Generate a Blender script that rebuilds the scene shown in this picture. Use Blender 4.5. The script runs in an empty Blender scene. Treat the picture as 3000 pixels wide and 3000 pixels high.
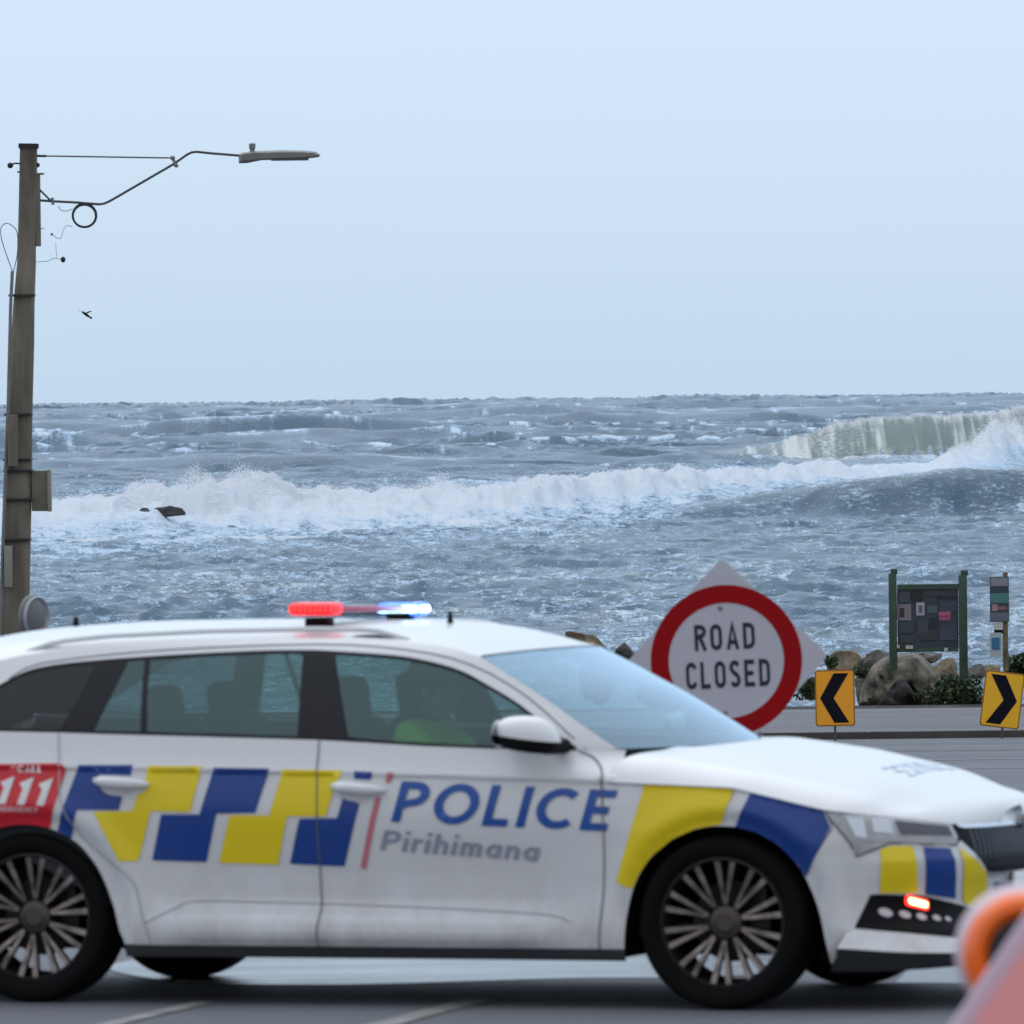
import bpy, bmesh, math, random
import numpy as np
from mathutils import Vector, Matrix
from mathutils.geometry import delaunay_2d_cdt
random.seed(7)
C = bpy.context.scene.collection
sc = bpy.context.scene
R = math.radians

# ------------------------------------------------------------------ camera
F = 28500.0; HC = 2.345            # focal length in px of a 3000 px wide frame, eye height
PITCH = math.atan((1500-1168)/F); ROLL = R(0.65)
cam_d = bpy.data.cameras.new("camera"); cam = bpy.data.objects.new("camera", cam_d); C.objects.link(cam)
sc.camera = cam
cam_d.sensor_width = 36; cam_d.lens = F/3000*36; cam_d.clip_start = 0.5; cam_d.clip_end = 200000
_r = Vector((1,0,0)); _f = Vector((0,math.cos(PITCH),-math.sin(PITCH))); _u = Vector((0,math.sin(PITCH),math.cos(PITCH)))
_co,_si = math.cos(ROLL), math.sin(ROLL)
cr = _r*_co-_u*_si; cu = _r*_si+_u*_co
M = Matrix((cr,cu,-_f)).transposed().to_4x4(); M.translation = (0,0,HC)
cam.matrix_world = M
cam_d.dof.use_dof = True; cam_d.dof.focus_distance = 150; cam_d.dof.aperture_fstop = 15.0
def at(px, py, Y):
    """world point at depth Y seen at photo coordinate px, py"""
    x = (px-1500)/F; y = (1500-py)/F
    d = cr*x+cu*y+_f
    return Vector((0,0,HC))+d*(Y/d.y)

# ------------------------------------------------------------------ sky and light
SUN_EL, SUN_AZ = R(58), R(-25)      # soft sun behind the cloud, high over the sea
w = bpy.data.worlds.new("World"); sc.world = w; w.use_nodes = True
nt = w.node_tree; nd = nt.nodes; lk = nt.links; nd.clear()
out = nd.new('ShaderNodeOutputWorld'); bg = nd.new('ShaderNodeBackground'); bg2 = nd.new('ShaderNodeBackground'); mixs = nd.new('ShaderNodeMixShader')
sky = nd.new('ShaderNodeTexSky'); sky.sky_type = 'NISHITA'; sky.sun_disc = False
sky.sun_elevation = SUN_EL; sky.sun_rotation = SUN_AZ
lk.new(sky.outputs[0], bg.inputs[0]); bg.inputs[1].default_value = 0.07
tc = nd.new('ShaderNodeTexCoord'); sp = nd.new('ShaderNodeSeparateXYZ'); lk.new(tc.outputs['Generated'], sp.inputs[0])
noi = nd.new('ShaderNodeTexNoise'); mp = nd.new('ShaderNodeMapping'); mp.inputs['Scale'].default_value = (1.6,1.6,9)
lk.new(tc.outputs['Generated'], mp.inputs[0]); lk.new(mp.outputs[0], noi.inputs[0]); noi.inputs['Scale'].default_value = 2.2; noi.inputs['Detail'].default_value = 5
ramp = nd.new('ShaderNodeValToRGB'); cr_ = ramp.color_ramp
cr_.elements[0].position = 0.0; cr_.elements[0].color = (.525,.685,.865,1)
cr_.elements[1].position = 1.0; cr_.elements[1].color = (1.12,1.30,1.5,1)
for p_, c_ in ((.02,(.59,.745,.92)),(.05,(.655,.81,.985)),(.08,(.73,.88,1.06)),(.2,(.80,.99,1.22)),(.5,(.95,1.14,1.36))):
    e = cr_.elements.new(p_); e.color = (*c_,1)
ad = nd.new('ShaderNodeMath'); ad.operation = 'MULTIPLY_ADD'; lk.new(noi.outputs[0], ad.inputs[0]); ad.inputs[1].default_value = .022; 
sb = nd.new('ShaderNodeMath'); sb.operation = 'SUBTRACT'; lk.new(sp.outputs[2], sb.inputs[0]); sb.inputs[1].default_value = .011
lk.new(sb.outputs[0], ad.inputs[2]); lk.new(ad.outputs[0], ramp.inputs[0]); wm = nd.new('ShaderNodeMixRGB'); mw = nd.new('ShaderNodeMapRange'); lk.new(sp.outputs[1], mw.inputs[0]); mw.inputs['From Min'].default_value = .2; mw.inputs['From Max'].default_value = -.6; mw.inputs['To Max'].default_value = .8
lk.new(mw.outputs[0], wm.inputs[0]); lk.new(ramp.outputs[0], wm.inputs[1]); wm.inputs[2].default_value = (.90,.90,.93,1); lk.new(wm.outputs[0], bg2.inputs[0])
# unseen sky behind the camera, dimmed to shade sides that face it
mr_ = nd.new('ShaderNodeMapRange'); mr_.interpolation_type = 'SMOOTHSTEP'; lk.new(sp.outputs[1], mr_.inputs[0])
mr_.inputs['From Min'].default_value = -.75; mr_.inputs['From Max'].default_value = .35; mr_.inputs['To Min'].default_value = .92; mr_.inputs['To Max'].default_value = 1.07
lk.new(mr_.outputs[0], bg2.inputs[1])
mixs.inputs[0].default_value = .9
lk.new(bg.outputs[0], mixs.inputs[1]); lk.new(bg2.outputs[0], mixs.inputs[2]); lk.new(mixs.outputs[0], out.inputs[0])
sun_d = bpy.data.lights.new("sun",'SUN'); sun_d.energy = 0.8; sun_d.angle = R(60); sun_d.color = (1,.96,.9)
sun = bpy.data.objects.new("sun", sun_d); C.objects.link(sun)
_sd = Vector((math.sin(SUN_AZ)*math.cos(SUN_EL), math.cos(SUN_AZ)*math.cos(SUN_EL), math.sin(SUN_EL)))
sun.rotation_euler = _sd.to_track_quat('Z','Y').to_euler(); sun.location = (0,0,60)
vs = sc.view_settings; vs.view_transform = 'Standard'; vs.look = 'None'; vs.exposure = 0; vs.gamma = 1; vs.use_curve_mapping = False
sc.cycles.max_bounces = 8; sc.cycles.transparent_max_bounces = 16; sc.cycles.caustics_reflective = False; sc.cycles.caustics_refractive = False
sc.cycles.use_denoising = True

# ------------------------------------------------------------------ helpers
def tag(o, label=None, cat=None, group=None, kind=None):
    if label: o['label'] = label
    if cat: o['category'] = cat
    if group: o['group'] = group
    if kind: o['kind'] = kind
    return o
def empty(name, loc, rz=0, rot=None):
    o = bpy.data.objects.new(name, None); C.objects.link(o); o.location = loc
    o.rotation_euler = rot or (0,0,rz); o.empty_display_size = .2; return o
def link_mesh(name, me, mat, parent=None):
    o = bpy.data.objects.new(name, me); C.objects.link(o)
    if mat is not None:
        for m_ in (mat if isinstance(mat,(list,tuple)) else [mat]): me.materials.append(m_)
    if parent: o.parent = parent
    return o
def mat(name, col, rough=.5, metal=0, coat=0, spec=None, noise=None, bump=None, emit=None, es=1, ior=None, scale_vec=None):
    """principled material; noise=(scale, amount) varies the colour, bump=(scale, strength)"""
    m = bpy.data.materials.new(name); m.use_nodes = True; t = m.node_tree; b = t.nodes['Principled BSDF']
    b.inputs['Base Color'].default_value = (*col,1); b.inputs['Roughness'].default_value = rough; b.inputs['Metallic'].default_value = metal
    b.inputs['Coat Weight'].default_value = coat; b.inputs['Coat Roughness'].default_value = .06
    if spec is not None: b.inputs['Specular IOR Level'].default_value = spec
    if ior: b.inputs['IOR'].default_value = ior
    if emit: b.inputs['Emission Color'].default_value = (*emit,1); b.inputs['Emission Strength'].default_value = es
    if noise or bump:
        tc = t.nodes.new('ShaderNodeTexCoord'); mp = t.nodes.new('ShaderNodeMapping'); t.links.new(tc.outputs['Object'], mp.inputs[0])
        if scale_vec: mp.inputs['Scale'].default_value = scale_vec
    if noise:
        n = t.nodes.new('ShaderNodeTexNoise'); n.inputs['Scale'].default_value = noise[0]; n.inputs['Detail'].default_value = 6; n.inputs['Roughness'].default_value = .6
        t.links.new(mp.outputs[0], n.inputs[0])
        r = t.nodes.new('ShaderNodeValToRGB'); a = noise[1]
        r.color_ramp.elements[0].position = .3; r.color_ramp.elements[1].position = .72
        r.color_ramp.elements[0].color = (*[c*(1-a) for c in col],1); r.color_ramp.elements[1].color = (*[min(1,c*(1+a)) for c in col],1)
        t.links.new(n.outputs[0], r.inputs[0]); t.links.new(r.outputs[0], b.inputs['Base Color'])
        if len(noise) > 2:
            mr = t.nodes.new('ShaderNodeMapRange'); mr.inputs['To Min'].default_value = rough-noise[2]; mr.inputs['To Max'].default_value = rough+noise[2]
            t.links.new(n.outputs[0], mr.inputs[0]); t.links.new(mr.outputs[0], b.inputs['Roughness'])
    if bump:
        n2 = t.nodes.new('ShaderNodeTexNoise'); n2.inputs['Scale'].default_value = bump[0]; n2.inputs['Detail'].default_value = 5
        t.links.new(mp.outputs[0], n2.inputs[0]); bp = t.nodes.new('ShaderNodeBump'); bp.inputs['Strength'].default_value = bump[1]; bp.inputs['Distance'].default_value = .02
        t.links.new(n2.outputs[0], bp.inputs['Height']); t.links.new(bp.outputs[0], b.inputs['Normal'])
    return m
class MB:
    """collects shapes into one mesh"""
    def __init__(s): s.v=[]; s.f=[]; s.mi=[]
    def add(s, vs, fs, m=0):
        k=len(s.v); s.v+= [tuple(v) for v in vs]; s.f+=[tuple(i+k for i in f) for f in fs]; s.mi+=[m]*len(fs); return s
    def box(s, c, d, rot=None, bev=0, m=0):
        hx,hy,hz=[q/2 for q in d]; 
        if bev<=0:
            vs=[Vector((x*hx,y*hy,z*hz)) for x in(-1,1) for y in(-1,1) for z in(-1,1)]
            fs=[(0,1,3,2),(4,6,7,5),(0,4,5,1),(2,3,7,6),(0,2,6,4),(1,5,7,3)]
        else:
            bm=bmesh.new(); bmesh.ops.create_cube(bm,size=1); 
            for v in bm.verts: v.co=Vector((v.co.x*d[0],v.co.y*d[1],v.co.z*d[2]))
            bmesh.ops.bevel(bm,geom=bm.edges[:],offset=bev,segments=2,affect='EDGES',profile=.5)
            bm.verts.index_update(); vs=[v.co.copy() for v in bm.verts]; fs=[[v.index for v in f.verts] for f in bm.faces]; bm.free()
        if rot is not None: vs=[rot@v for v in vs]
        c=Vector(c); return s.add([v+c for v in vs],fs,m)
    def tube(s, pts, r, n=10, m=0, closed=False):
        pts=[Vector(p) for p in pts]; rs=r if isinstance(r,(list,tuple)) else [r]*len(pts); vs=[];fs=[]; N=len(pts); up=Vector((.13,.31,.94)).normalized()
        for i,p in enumerate(pts):
            if closed: t=(pts[(i+1)%N]-pts[i-1]).normalized()
            else: t=(pts[min(i+1,N-1)]-pts[max(i-1,0)]).normalized()
            a=t.cross(up); 
            if a.length<.05: a=t.cross(Vector((1,0,0)))
            a.normalize(); b=t.cross(a)
            for k in range(n):
                q=2*math.pi*k/n; vs.append(p+a*(math.cos(q)*rs[i])+b*(math.sin(q)*rs[i]))
        for i in range(N if closed else N-1):
            for k in range(n):
                j=(i+1)%N; fs.append((i*n+k,i*n+(k+1)%n,j*n+(k+1)%n,j*n+k))
        if not closed: fs+=[tuple(range(n)),tuple(range(N*n-1,(N-1)*n-1,-1))]
        return s.add(vs,fs,m)
    def lathe(s, prof, o=(0,0,0), ax='z', n=32, m=0, a0=0, a1=2*math.pi):
        full=abs(a1-a0-2*math.pi)<1e-6; vs=[];fs=[]; nn=n if full else n+1; o=Vector(o)
        for k in range(nn):
            q=a0+(a1-a0)*k/n; c,si=math.cos(q),math.sin(q)
            for r,h in prof:
                v={'z':(r*c,r*si,h),'y':(r*c,h,r*si),'x':(h,r*c,r*si)}[ax]; vs.append(o+Vector(v))
        L=len(prof)
        for k in range(n):
            j=(k+1)%nn if full else k+1
            for i in range(L-1): fs.append((k*L+i,j*L+i,j*L+i+1,k*L+i+1))
        return s.add(vs,fs,m)
    def ball(s, c, r, seg=16, rings=10, rot=None, m=0):
        r=(r,)*3 if isinstance(r,(int,float)) else r; vs=[];fs=[]; c=Vector(c)
        for i in range(rings+1):
            t=math.pi*i/rings
            for k in range(seg):
                q=2*math.pi*k/seg; v=Vector((r[0]*math.sin(t)*math.cos(q),r[1]*math.sin(t)*math.sin(q),r[2]*math.cos(t)))
                if rot is not None: v=rot@v
                vs.append(c+v)
        for i in range(rings):
            for k in range(seg): fs.append((i*seg+k,(i+1)*seg+k,(i+1)*seg+(k+1)%seg,i*seg+(k+1)%seg))
        return s.add(vs,fs,m)
    def prism(s, poly, y0, y1, m=0, ax='y'):
        """polygon in (x,z) extruded along y"""
        n=len(poly); mk={'y':lambda p,h:(p[0],h,p[1]),'x':lambda p,h:(h,p[0],p[1]),'z':lambda p,h:(p[0],p[1],h)}[ax]
        vs=[mk(p,y0) for p in poly]+[mk(p,y1) for p in poly]
        fs=[tuple(range(n)),tuple(range(2*n-1,n-1,-1))]+[(i,i+n,(i+1)%n+n,(i+1)%n) for i in range(n)]
        return s.add(vs,fs,m)
    def build(s, name, mt, parent=None, smooth=True, loc=None, rot=None, auto=35):
        me=bpy.data.meshes.new(name); me.from_pydata(s.v,[],s.f); 
        o=link_mesh(name,me,mt,parent)
        if any(s.mi): me.polygons.foreach_set('material_index',s.mi)
        bm=bmesh.new(); bm.from_mesh(me); bmesh.ops.remove_doubles(bm,verts=bm.verts,dist=1e-5); bmesh.ops.recalc_face_normals(bm,faces=bm.faces); bm.to_mesh(me); bm.free()
        if smooth:
            me.shade_smooth()
            me.set_sharp_from_angle(angle=R(auto))
        if loc is not None: o.location=loc
        if rot is not None: o.rotation_euler=rot
        return o

# ---- stroke lettering: every glyph is a list of polylines on a 0..1 high grid
def _arc(cx,cy,rx,ry,a0,a1,n=14): return [(cx+rx*math.cos(R(a0+(a1-a0)*i/n)),cy+ry*math.sin(R(a0+(a1-a0)*i/n))) for i in range(n+1)]
def glyph(ch,t):
    h=t/2; x1=.62; G={}
    if ch=='P': return [[(h,0),(h,1)],[(h,1-h),(.34,1-h)]+_arc(.34,.70,.27-h*.6,.30-h,90,-90)+[(h,.40+h*0)]], .64
    if ch=='O': return [_arc(.46,.5,.46-h,.5-h,0,360,28)], .92
    if ch=='L': return [[(h,1),(h,h),(.52,h)]], .54
    if ch=='I': return [[(h,0),(h,1)]], t
    if ch=='C': return [_arc(.47,.5,.47-h,.5-h,48,312,24)], .82
    if ch=='E': return [[(.56,1-h),(h,1-h),(h,h),(.56,h)],[(h,.5),(.50,.5)]], .58
    if ch=='R': return [[(h,0),(h,1)],[(h,1-h),(.30,1-h)]+_arc(.30,.74,.22,.26-h,90,-90)+[(h,.48)],[(.30,.48),(.54,0)]], .58
    if ch=='o2': return [_arc(.3,.72,.3-h,.28-h,0,180,12)+[(h,.28)]+_arc(.3,.28,.3-h,.28-h,180,360,12)+[(.6-h,.72)]], .6
    if ch=='A': return [[(h*.8,0),(.31,1-h*.5),(.62-h*.8,0)],[(.14,.28),(.48,.28)]], .62
    if ch=='D': return [[(h,h),(h,1-h),(.28,1-h)]+_arc(.28,.72,.32-h,.28-h,90,0,8)+_arc(.28,.28,.32-h,.28-h,0,-90,8)+[(h,h)]], .6
    if ch=='S': return [_arc(.29,.74,.29-h,.26-h,20,180,10)+[(h+.01,.68),(.20,.56),(.40,.46),(.58-h,.32)]+_arc(.29,.26,.29-h,.26-h,0,-160,10)], .58
    if ch=='c2': return [_arc(.3,.72,.3-h,.28-h,10,180,10)+[(h,.28)]+_arc(.3,.28,.3-h,.28-h,180,350,10)], .58
    if ch=='M': return [[(h,0),(h,1-h*.5),(.40,.3),(.80-h,1-h*.5),(.80-h,0)]], .8
    if ch=='N': return [[(h,0),(h,1-h*.4),(.62-h,h*.4),(.62-h,1)]], .62
    if ch=='G': return [_arc(.47,.5,.47-h,.5-h,48,340,24)+[(.92-h,.46),(.55,.46)]], .9
    if ch=='Y': return [[(0,1),(.32,.48),(.64,1)],[(.32,.48),(.32,0)]], .64
    if ch=='1': return [[(.02,.80),(.24,1-h*.3),(.24,0)]], .36
    if ch=='i': return [[(h,0),(h,.68)],[(h,.86),(h,.86+t)]], t
    if ch=='r': return [[(h,0),(h,.68)],_arc(.28,.42,.28-h,.26-h,180,70,8)], .34
    if ch=='h': return [[(h,0),(h,1)],_arc(.26,.42,.26-h,.26-h,180,0,10)+[(.52-h,0)]], .52
    if ch=='m': return [[(h,0),(h,.68)],_arc(.24,.45,.24-h,.23-h,180,0,10)+[(.48-h,0)],_arc(.62+h*-1,.45,.24-h,.23-h,180,0,10)+[(.86-2*h,0)]], .86-h
    if ch=='a': return [_arc(.28,.34,.28-h,.34-h,0,360,20),[(.56-h,0),(.56-h,.68)]], .56
    if ch=='n': return [[(h,0),(h,.68)],_arc(.26,.42,.26-h,.26-h,180,0,10)+[(.52-h,0)]], .52
    return [], .35
def stroke_polys(pl,t):
    out=[]; pts=[Vector(p) for p in pl]; n=len(pts); closed=(pts[0]-pts[-1]).length<1e-4
    for i in range(n-1):
        a,b=pts[i],pts[i+1]; d=b-a
        if d.length<1e-6: continue
        d.normalize(); nn=Vector((-d.y,d.x))*t/2
        # mitre with neighbours
        def off(j,sgn,base):
            p=pts[j]
            if j in(0,n-1) and not closed: return p+nn*sgn
            pa=pts[j-1] if j>0 else pts[n-2]; pb=pts[j+1] if j<n-1 else pts[1]
            d1=(p-pa).normalized(); d2=(pb-p).normalized(); m=(d1+d2)
            if m.length<.2: return p+nn*sgn
            m.normalize(); mn=Vector((-m.y,m.x)); c=max(.5,mn.dot(nn.normalized())); return p+mn*(sgn*t/2/c)
        out.append([off(i,1,a),off(i,-1,a),off(i+1,-1,b),off(i+1,1,b)])
    return out
def text_polys(s, h, t=.16, gap=.16, shear=0, xs=1.0):
    """list of quads (x,y) for a string with cap height h; x starts at 0"""
    x=0; quads=[]
    for ch in s if isinstance(s,(list,tuple)) else list(s):
        pls,wd=glyph(ch,t)
        for pl in pls:
            for q in stroke_polys(pl,t): quads.append([((p.x*xs+x+p.y*shear)*h, p.y*h) for p in q])
        x+=wd*xs+gap
    return quads,(x-gap)*h
def union_tris(polys, eps=1e-5):
    """overlapping polygons -> one flat triangulation"""
    V=[];Fc=[]
    for p in polys:
        k=len(V); V+=[Vector((a[0],a[1])) for a in p]
        idx=list(range(k,k+len(p)))
        ar=sum(p[i][0]*p[(i+1)%len(p)][1]-p[(i+1)%len(p)][0]*p[i][1] for i in range(len(p)))
        Fc.append(idx if ar>0 else idx[::-1])
    r=delaunay_2d_cdt(V,[],Fc,1,eps); P=np.array([tuple(v) for v in r[0]]); T=[tuple(f) for f in r[2]]
    cen=np.array([P[list(f)].mean(0) for f in T]); k=np.zeros(len(T),bool)
    for p in polys: k|=inpoly(cen[:,0],cen[:,1],p)
    return [tuple(v) for v in P],[f for f,q in zip(T,k) if q]
def flat_text(s,h,**k):
    q,wd=text_polys(s,h,**k); v,f=union_tris(q); return v,f,wd
def inpoly(x,y,poly):
    p=np.asarray(poly,float); x=np.asarray(x); y=np.asarray(y); c=np.zeros(x.shape,bool); j=len(p)-1
    for i in range(len(p)):
        with np.errstate(divide='ignore',invalid='ignore'):
            cond=((p[i,1]>y)!=(p[j,1]>y))&(x<(p[j,0]-p[i,0])*(y-p[i,1])/(p[j,1]-p[i,1]+1e-15)+p[i,0])
        c^=cond; j=i
    return c
def resamp(poly,step):
    o=[]
    for i in range(len(poly)):
        a=np.array(poly[i],float); b=np.array(poly[(i+1)%len(poly)],float); n=max(1,int(round(np.linalg.norm(b-a)/step)))
        for k in range(n): o.append(tuple(a+(b-a)*k/n))
    return o
def smooth_poly(pts,n=6,closed=False):
    """Catmull-Rom through an open polyline"""
    p=[np.array(q,float) for q in pts]; q=[2*p[0]-p[1]]+p+[2*p[-1]-p[-2]]; o=[]
    for i in range(1,len(q)-2):
        for k in range(n):
            t=k/n; o.append(tuple(.5*((2*q[i])+(-q[i-1]+q[i+1])*t+(2*q[i-1]-5*q[i]+4*q[i+1]-q[i+2])*t*t+(-q[i-1]+3*q[i]-3*q[i+1]+q[i+2])*t**3)))
    o.append(tuple(p[-1])); return o
# ------------------------------------------------------------------ car body surfaces
def lin(x,pts):
    p=np.array(pts,float); 
    if p[0,0]>p[-1,0]: p=p[::-1]
    return np.interp(x,p[:,0],p[:,1])
def smooth_tab(pts,n=400,w=5):
    # dense, slightly smoothed lookup of a polyline through sorted points (monotone cubic)
    p=np.array(sorted(pts),float); x,y=p[:,0],p[:,1]
    h=np.diff(x); d=np.diff(y)/h
    m=np.zeros(len(x)); m[0]=d[0]; m[-1]=d[-1]
    for i in range(1,len(x)-1):
        m[i]=0 if d[i-1]*d[i]<=0 else 3*(h[i-1]+h[i])/((2*h[i]+h[i-1])/d[i-1]+(h[i]+2*h[i-1])/d[i])
    X=np.linspace(x[0],x[-1],n); k=np.clip(np.searchsorted(x,X)-1,0,len(x)-2); t=(X-x[k])/h[k]
    Y=(2*t**3-3*t**2+1)*y[k]+(t**3-2*t**2+t)*h[k]*m[k]+(-2*t**3+3*t**2)*y[k+1]+(t**3-t**2)*h[k]*m[k+1]
    return X,Y
class Tab:
    def __init__(s,pts,n=400): s.X,s.Y=smooth_tab(pts,n)
    def __call__(s,x): return np.interp(x,s.X,s.Y)
def sstep(x,a,b):
    t=np.clip((np.asarray(x,float)-a)/(b-a),0,1); return t*t*(3-2*t)
OUT=[(0.958,0),(0.952,.2),(.928,.4),(.875,.58),(.785,.72),(.64,.825),(.45,.887),(.2,.915),(-.1,.925),(-.6,.930),(-1.4,.932),(-2.4,.932),(-2.86,.928),(-3.3,.90),(-3.6,.85),(-3.8,.74),(-3.89,.55),(-3.925,.3),(-3.935,0)]
def _outline():
    p=np.array(OUT,float); P=[]
    q=np.vstack([[p[0,0],-p[1,1]],p,[p[-1,0],-p[-2,1]]])
    for i in range(1,len(q)-2):
        a,b,c,d=q[i-1],q[i],q[i+1],q[i+2]
        ta=(c-a)/(np.linalg.norm(c-b)+np.linalg.norm(b-a)); tb=(d-b)/(np.linalg.norm(d-c)+np.linalg.norm(c-b)); L=np.linalg.norm(c-b)
        for t in np.linspace(0,1,40,endpoint=False):
            P.append((2*t**3-3*t**2+1)*b+(t**3-2*t**2+t)*L*ta+(-2*t**3+3*t**2)*c+(t**3-t**2)*L*tb)
    P.append(p[-1]); P=np.array(P)
    s=np.concatenate([[0],np.cumsum(np.linalg.norm(np.diff(P,axis=0),axis=1))])
    s0=np.interp(1.4,-P[:,0],s)
    a=-1.4+(s0-s)
    return a[::-1],P[::-1,0],P[::-1,1]
OA,OX,OY=_outline()
A_NOSE=OA[-1]; A_TAIL=OA[0]
_dx=np.gradient(OX,OA); _dy=np.gradient(OY,OA)
_l=np.hypot(_dx,_dy); NX=-_dy/_l; NY=_dx/_l   # outward normal
ker=np.ones(9)/9
NX=np.convolve(np.pad(NX,4,'edge'),ker,'valid'); NY=np.convolve(np.pad(NY,4,'edge'),ker,'valid')
ZC=Tab([(-4.2,.93),(-2.9,.925),(-1.6,.905),(-.9,.888),(-.56,.878),(-.3,.868),(.06,.849),(.2,.82),(.42,.769),(.8,.735),(1.6,.73)])
PD=Tab([(.14,.085),(.20,.05),(.235,.028),(.262,.006),(.29,.0),(.325,.004),(.36,.024),(.42,.040),(.50,.036),(.60,.020),(.68,.006),(.72,.003),(.78,.005),(.835,.010),(.856,.012),(.870,.004),(.886,.010),(.93,.024),(1.0,.041),(1.08,.06),(1.2,.1)])
PQ=Tab([(.14,.07),(.20,.035),(.25,.018),(.32,.012),(.45,.016),(.60,.010),(.70,.003),(.78,.005),(.835,.010),(.856,.012),(.870,.004),(.886,.010),(.93,.024),(1.0,.041),(1.08,.06),(1.2,.1)])
PF=Tab([(.14,.10),(.18,.06),(.215,.03),(.245,.006),(.275,.0),(.305,.008),(.34,.03),(.40,.038),(.46,.026),(.52,.008),(.57,.0),(.60,.006),(.66,.022),(.72,.045),(.77,.08),(.82,.12),(.9,.18),(1.2,.3)])
ZB=Tab([(-4.0,1.085),(-3.0,1.063),(-1.64,1.03),(-.92,.998),(-.585,.995),(-.3,.985)])
def low(a,z,off=0.0):
    a=np.asarray(a,float); z=np.asarray(z,float)
    ox=np.interp(a,OA,OX); oy=np.interp(a,OA,OY); nx=np.interp(a,OA,NX); ny=np.interp(a,OA,NY)
    zz=np.where(z>.5, z+(0.868-ZC(a))*sstep(z,.5,.8), z)
    door=sstep(a,-2.42,-2.1)*(1-sstep(a,-.85,-.53))
    fr=sstep(a,.42,.72)
    d=PD(zz)*door+PQ(zz)*(1-door)
    d=d*(1-fr)+PF(z)*fr
    for cx in (0.0,-2.86):
        r=np.hypot(a-cx-0.02,z-.345)
        d=d+.014*sstep(-r,-.425,-.37)*(z<.9)-.010*np.exp(-((r-.44)/.05)**2)
    d=d+.20*np.clip(a+1.1,0,.75)**2*sstep(zz,.872,.985)
    k=off-d
    return np.stack([ox+nx*k,oy+ny*k,z*1.0],-1)
TUM=Tab([(-.2,-.03),(0,0),(.05,.020),(.15,.07),(.3,.155),(.35,.19),(.39,.235),(.42,.285),(.5,.42)])
def lat_hi(x,z):
    x=np.asarray(x,float); h=z-ZB(x)
    return .888-TUM(h)-.20*np.clip(x+1.1,0,None)**2-.05*np.clip(-2.3-x,0,None)**2
def high(x,z,off=0.0):
    x=np.asarray(x,float); z=np.asarray(z,float)
    return np.stack([x,lat_hi(x,z)+off,z],-1)
# ------------------------------------------------------------------ materials
white = mat('white_paint',(.68,.685,.70),.35,coat=.45,spec=.4)
white.node_tree.nodes['Principled BSDF'].inputs['Coat Roughness'].default_value=.12
def add_grime(m):
    t=m.node_tree; b=t.nodes['Principled BSDF']; L=t.links; base=tuple(b.inputs['Base Color'].default_value)
    tc=t.nodes.new('ShaderNodeTexCoord'); sp=t.nodes.new('ShaderNodeSeparateXYZ'); L.new(tc.outputs['Object'],sp.inputs[0]); n=t.nodes.new('ShaderNodeTexNoise'); n.inputs['Scale'].default_value=6; n.inputs['Detail'].default_value=7; n.inputs['Roughness'].default_value=.7; mp=t.nodes.new('ShaderNodeMapping'); mp.inputs['Scale'].default_value=(1,1,.45); L.new(tc.outputs['Object'],mp.inputs[0]); L.new(mp.outputs[0],n.inputs[0])
    r=t.nodes.new('ShaderNodeMapRange'); r.inputs['From Min'].default_value=.72; r.inputs['From Max'].default_value=.16; r.inputs['To Min'].default_value=0; r.inputs['To Max'].default_value=1; L.new(sp.outputs[2],r.inputs[0])
    q=t.nodes.new('ShaderNodeMath'); q.operation='MULTIPLY'; q.use_clamp=True; L.new(r.outputs[0],q.inputs[0]); r2=t.nodes.new('ShaderNodeMapRange'); r2.inputs['From Min'].default_value=.35; r2.inputs['From Max'].default_value=.75; r2.inputs['To Max'].default_value=.75; L.new(n.outputs[0],r2.inputs[0]); L.new(r2.outputs[0],q.inputs[1])
    mx=t.nodes.new('ShaderNodeMixRGB'); L.new(q.outputs[0],mx.inputs[0]); mx.inputs[1].default_value=base; mx.inputs[2].default_value=(.33,.32,.31,1); L.new(mx.outputs[0],b.inputs['Base Color'])
add_grime(white)
black_gloss = mat('gloss_black',(.010,.010,.014),.35,spec=.25)
grille_black = mat('grille_black',(.004,.004,.006),.5,spec=.15)
black_trim = mat('black_plastic',(.004,.004,.005),.7,spec=.15,bump=(300,.1))
rubber = mat('rubber',(.0045,.0045,.005),.85,spec=.12,bump=(60,.2))
dark_grey = mat('dark_grey_plastic',(.045,.047,.052),.55,spec=.3)
seam_m = mat('seam',(.13,.135,.14),.7,spec=.1)
livery_blue = mat('livery_blue',(.001,.042,.25),.4,coat=.2)
letter_blue = mat('lettering_blue',(.002,.07,.33),.4,coat=.2)
livery_yellow = mat('livery_yellow',(.80,.61,.002),.4,coat=.2)
livery_red = mat('livery_red',(.62,.006,.02),.35,coat=.35)
text_grey = mat('lettering_grey',(.26,.28,.36),.5)
text_white = mat('lettering_white',(.8,.8,.8),.4)
pink_line = mat('livery_pink_line',(.55,.16,.20),.4)
chrome = mat('chrome',(.62,.65,.69),.18,metal=1)
alloy = mat('machined_alloy',(.24,.20,.19),.42,metal=.6,noise=(11,.85))  # noise in the colour stands in for spoke faces catching light unevenly
alloy_hub = mat('hub_alloy',(.075,.060,.058),.45,metal=.5)
alloy_dark = mat('dark_alloy',(.02,.02,.02),.45,metal=.4)
disc_m = mat('brake_disc',(.035,.033,.035),.4,metal=1)
cabin_dark = mat('cabin_trim',(.018,.022,.024),.8)
cabin_light = mat('cabin_lining',(.10,.11,.12),.9)
lamp_silver = mat('headlamp_reflector',(.72,.71,.70),.35,metal=.1,noise=(11,.25))
lamp_grey = mat('headlamp_grey',(.13,.13,.15),.3,metal=.5)
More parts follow.
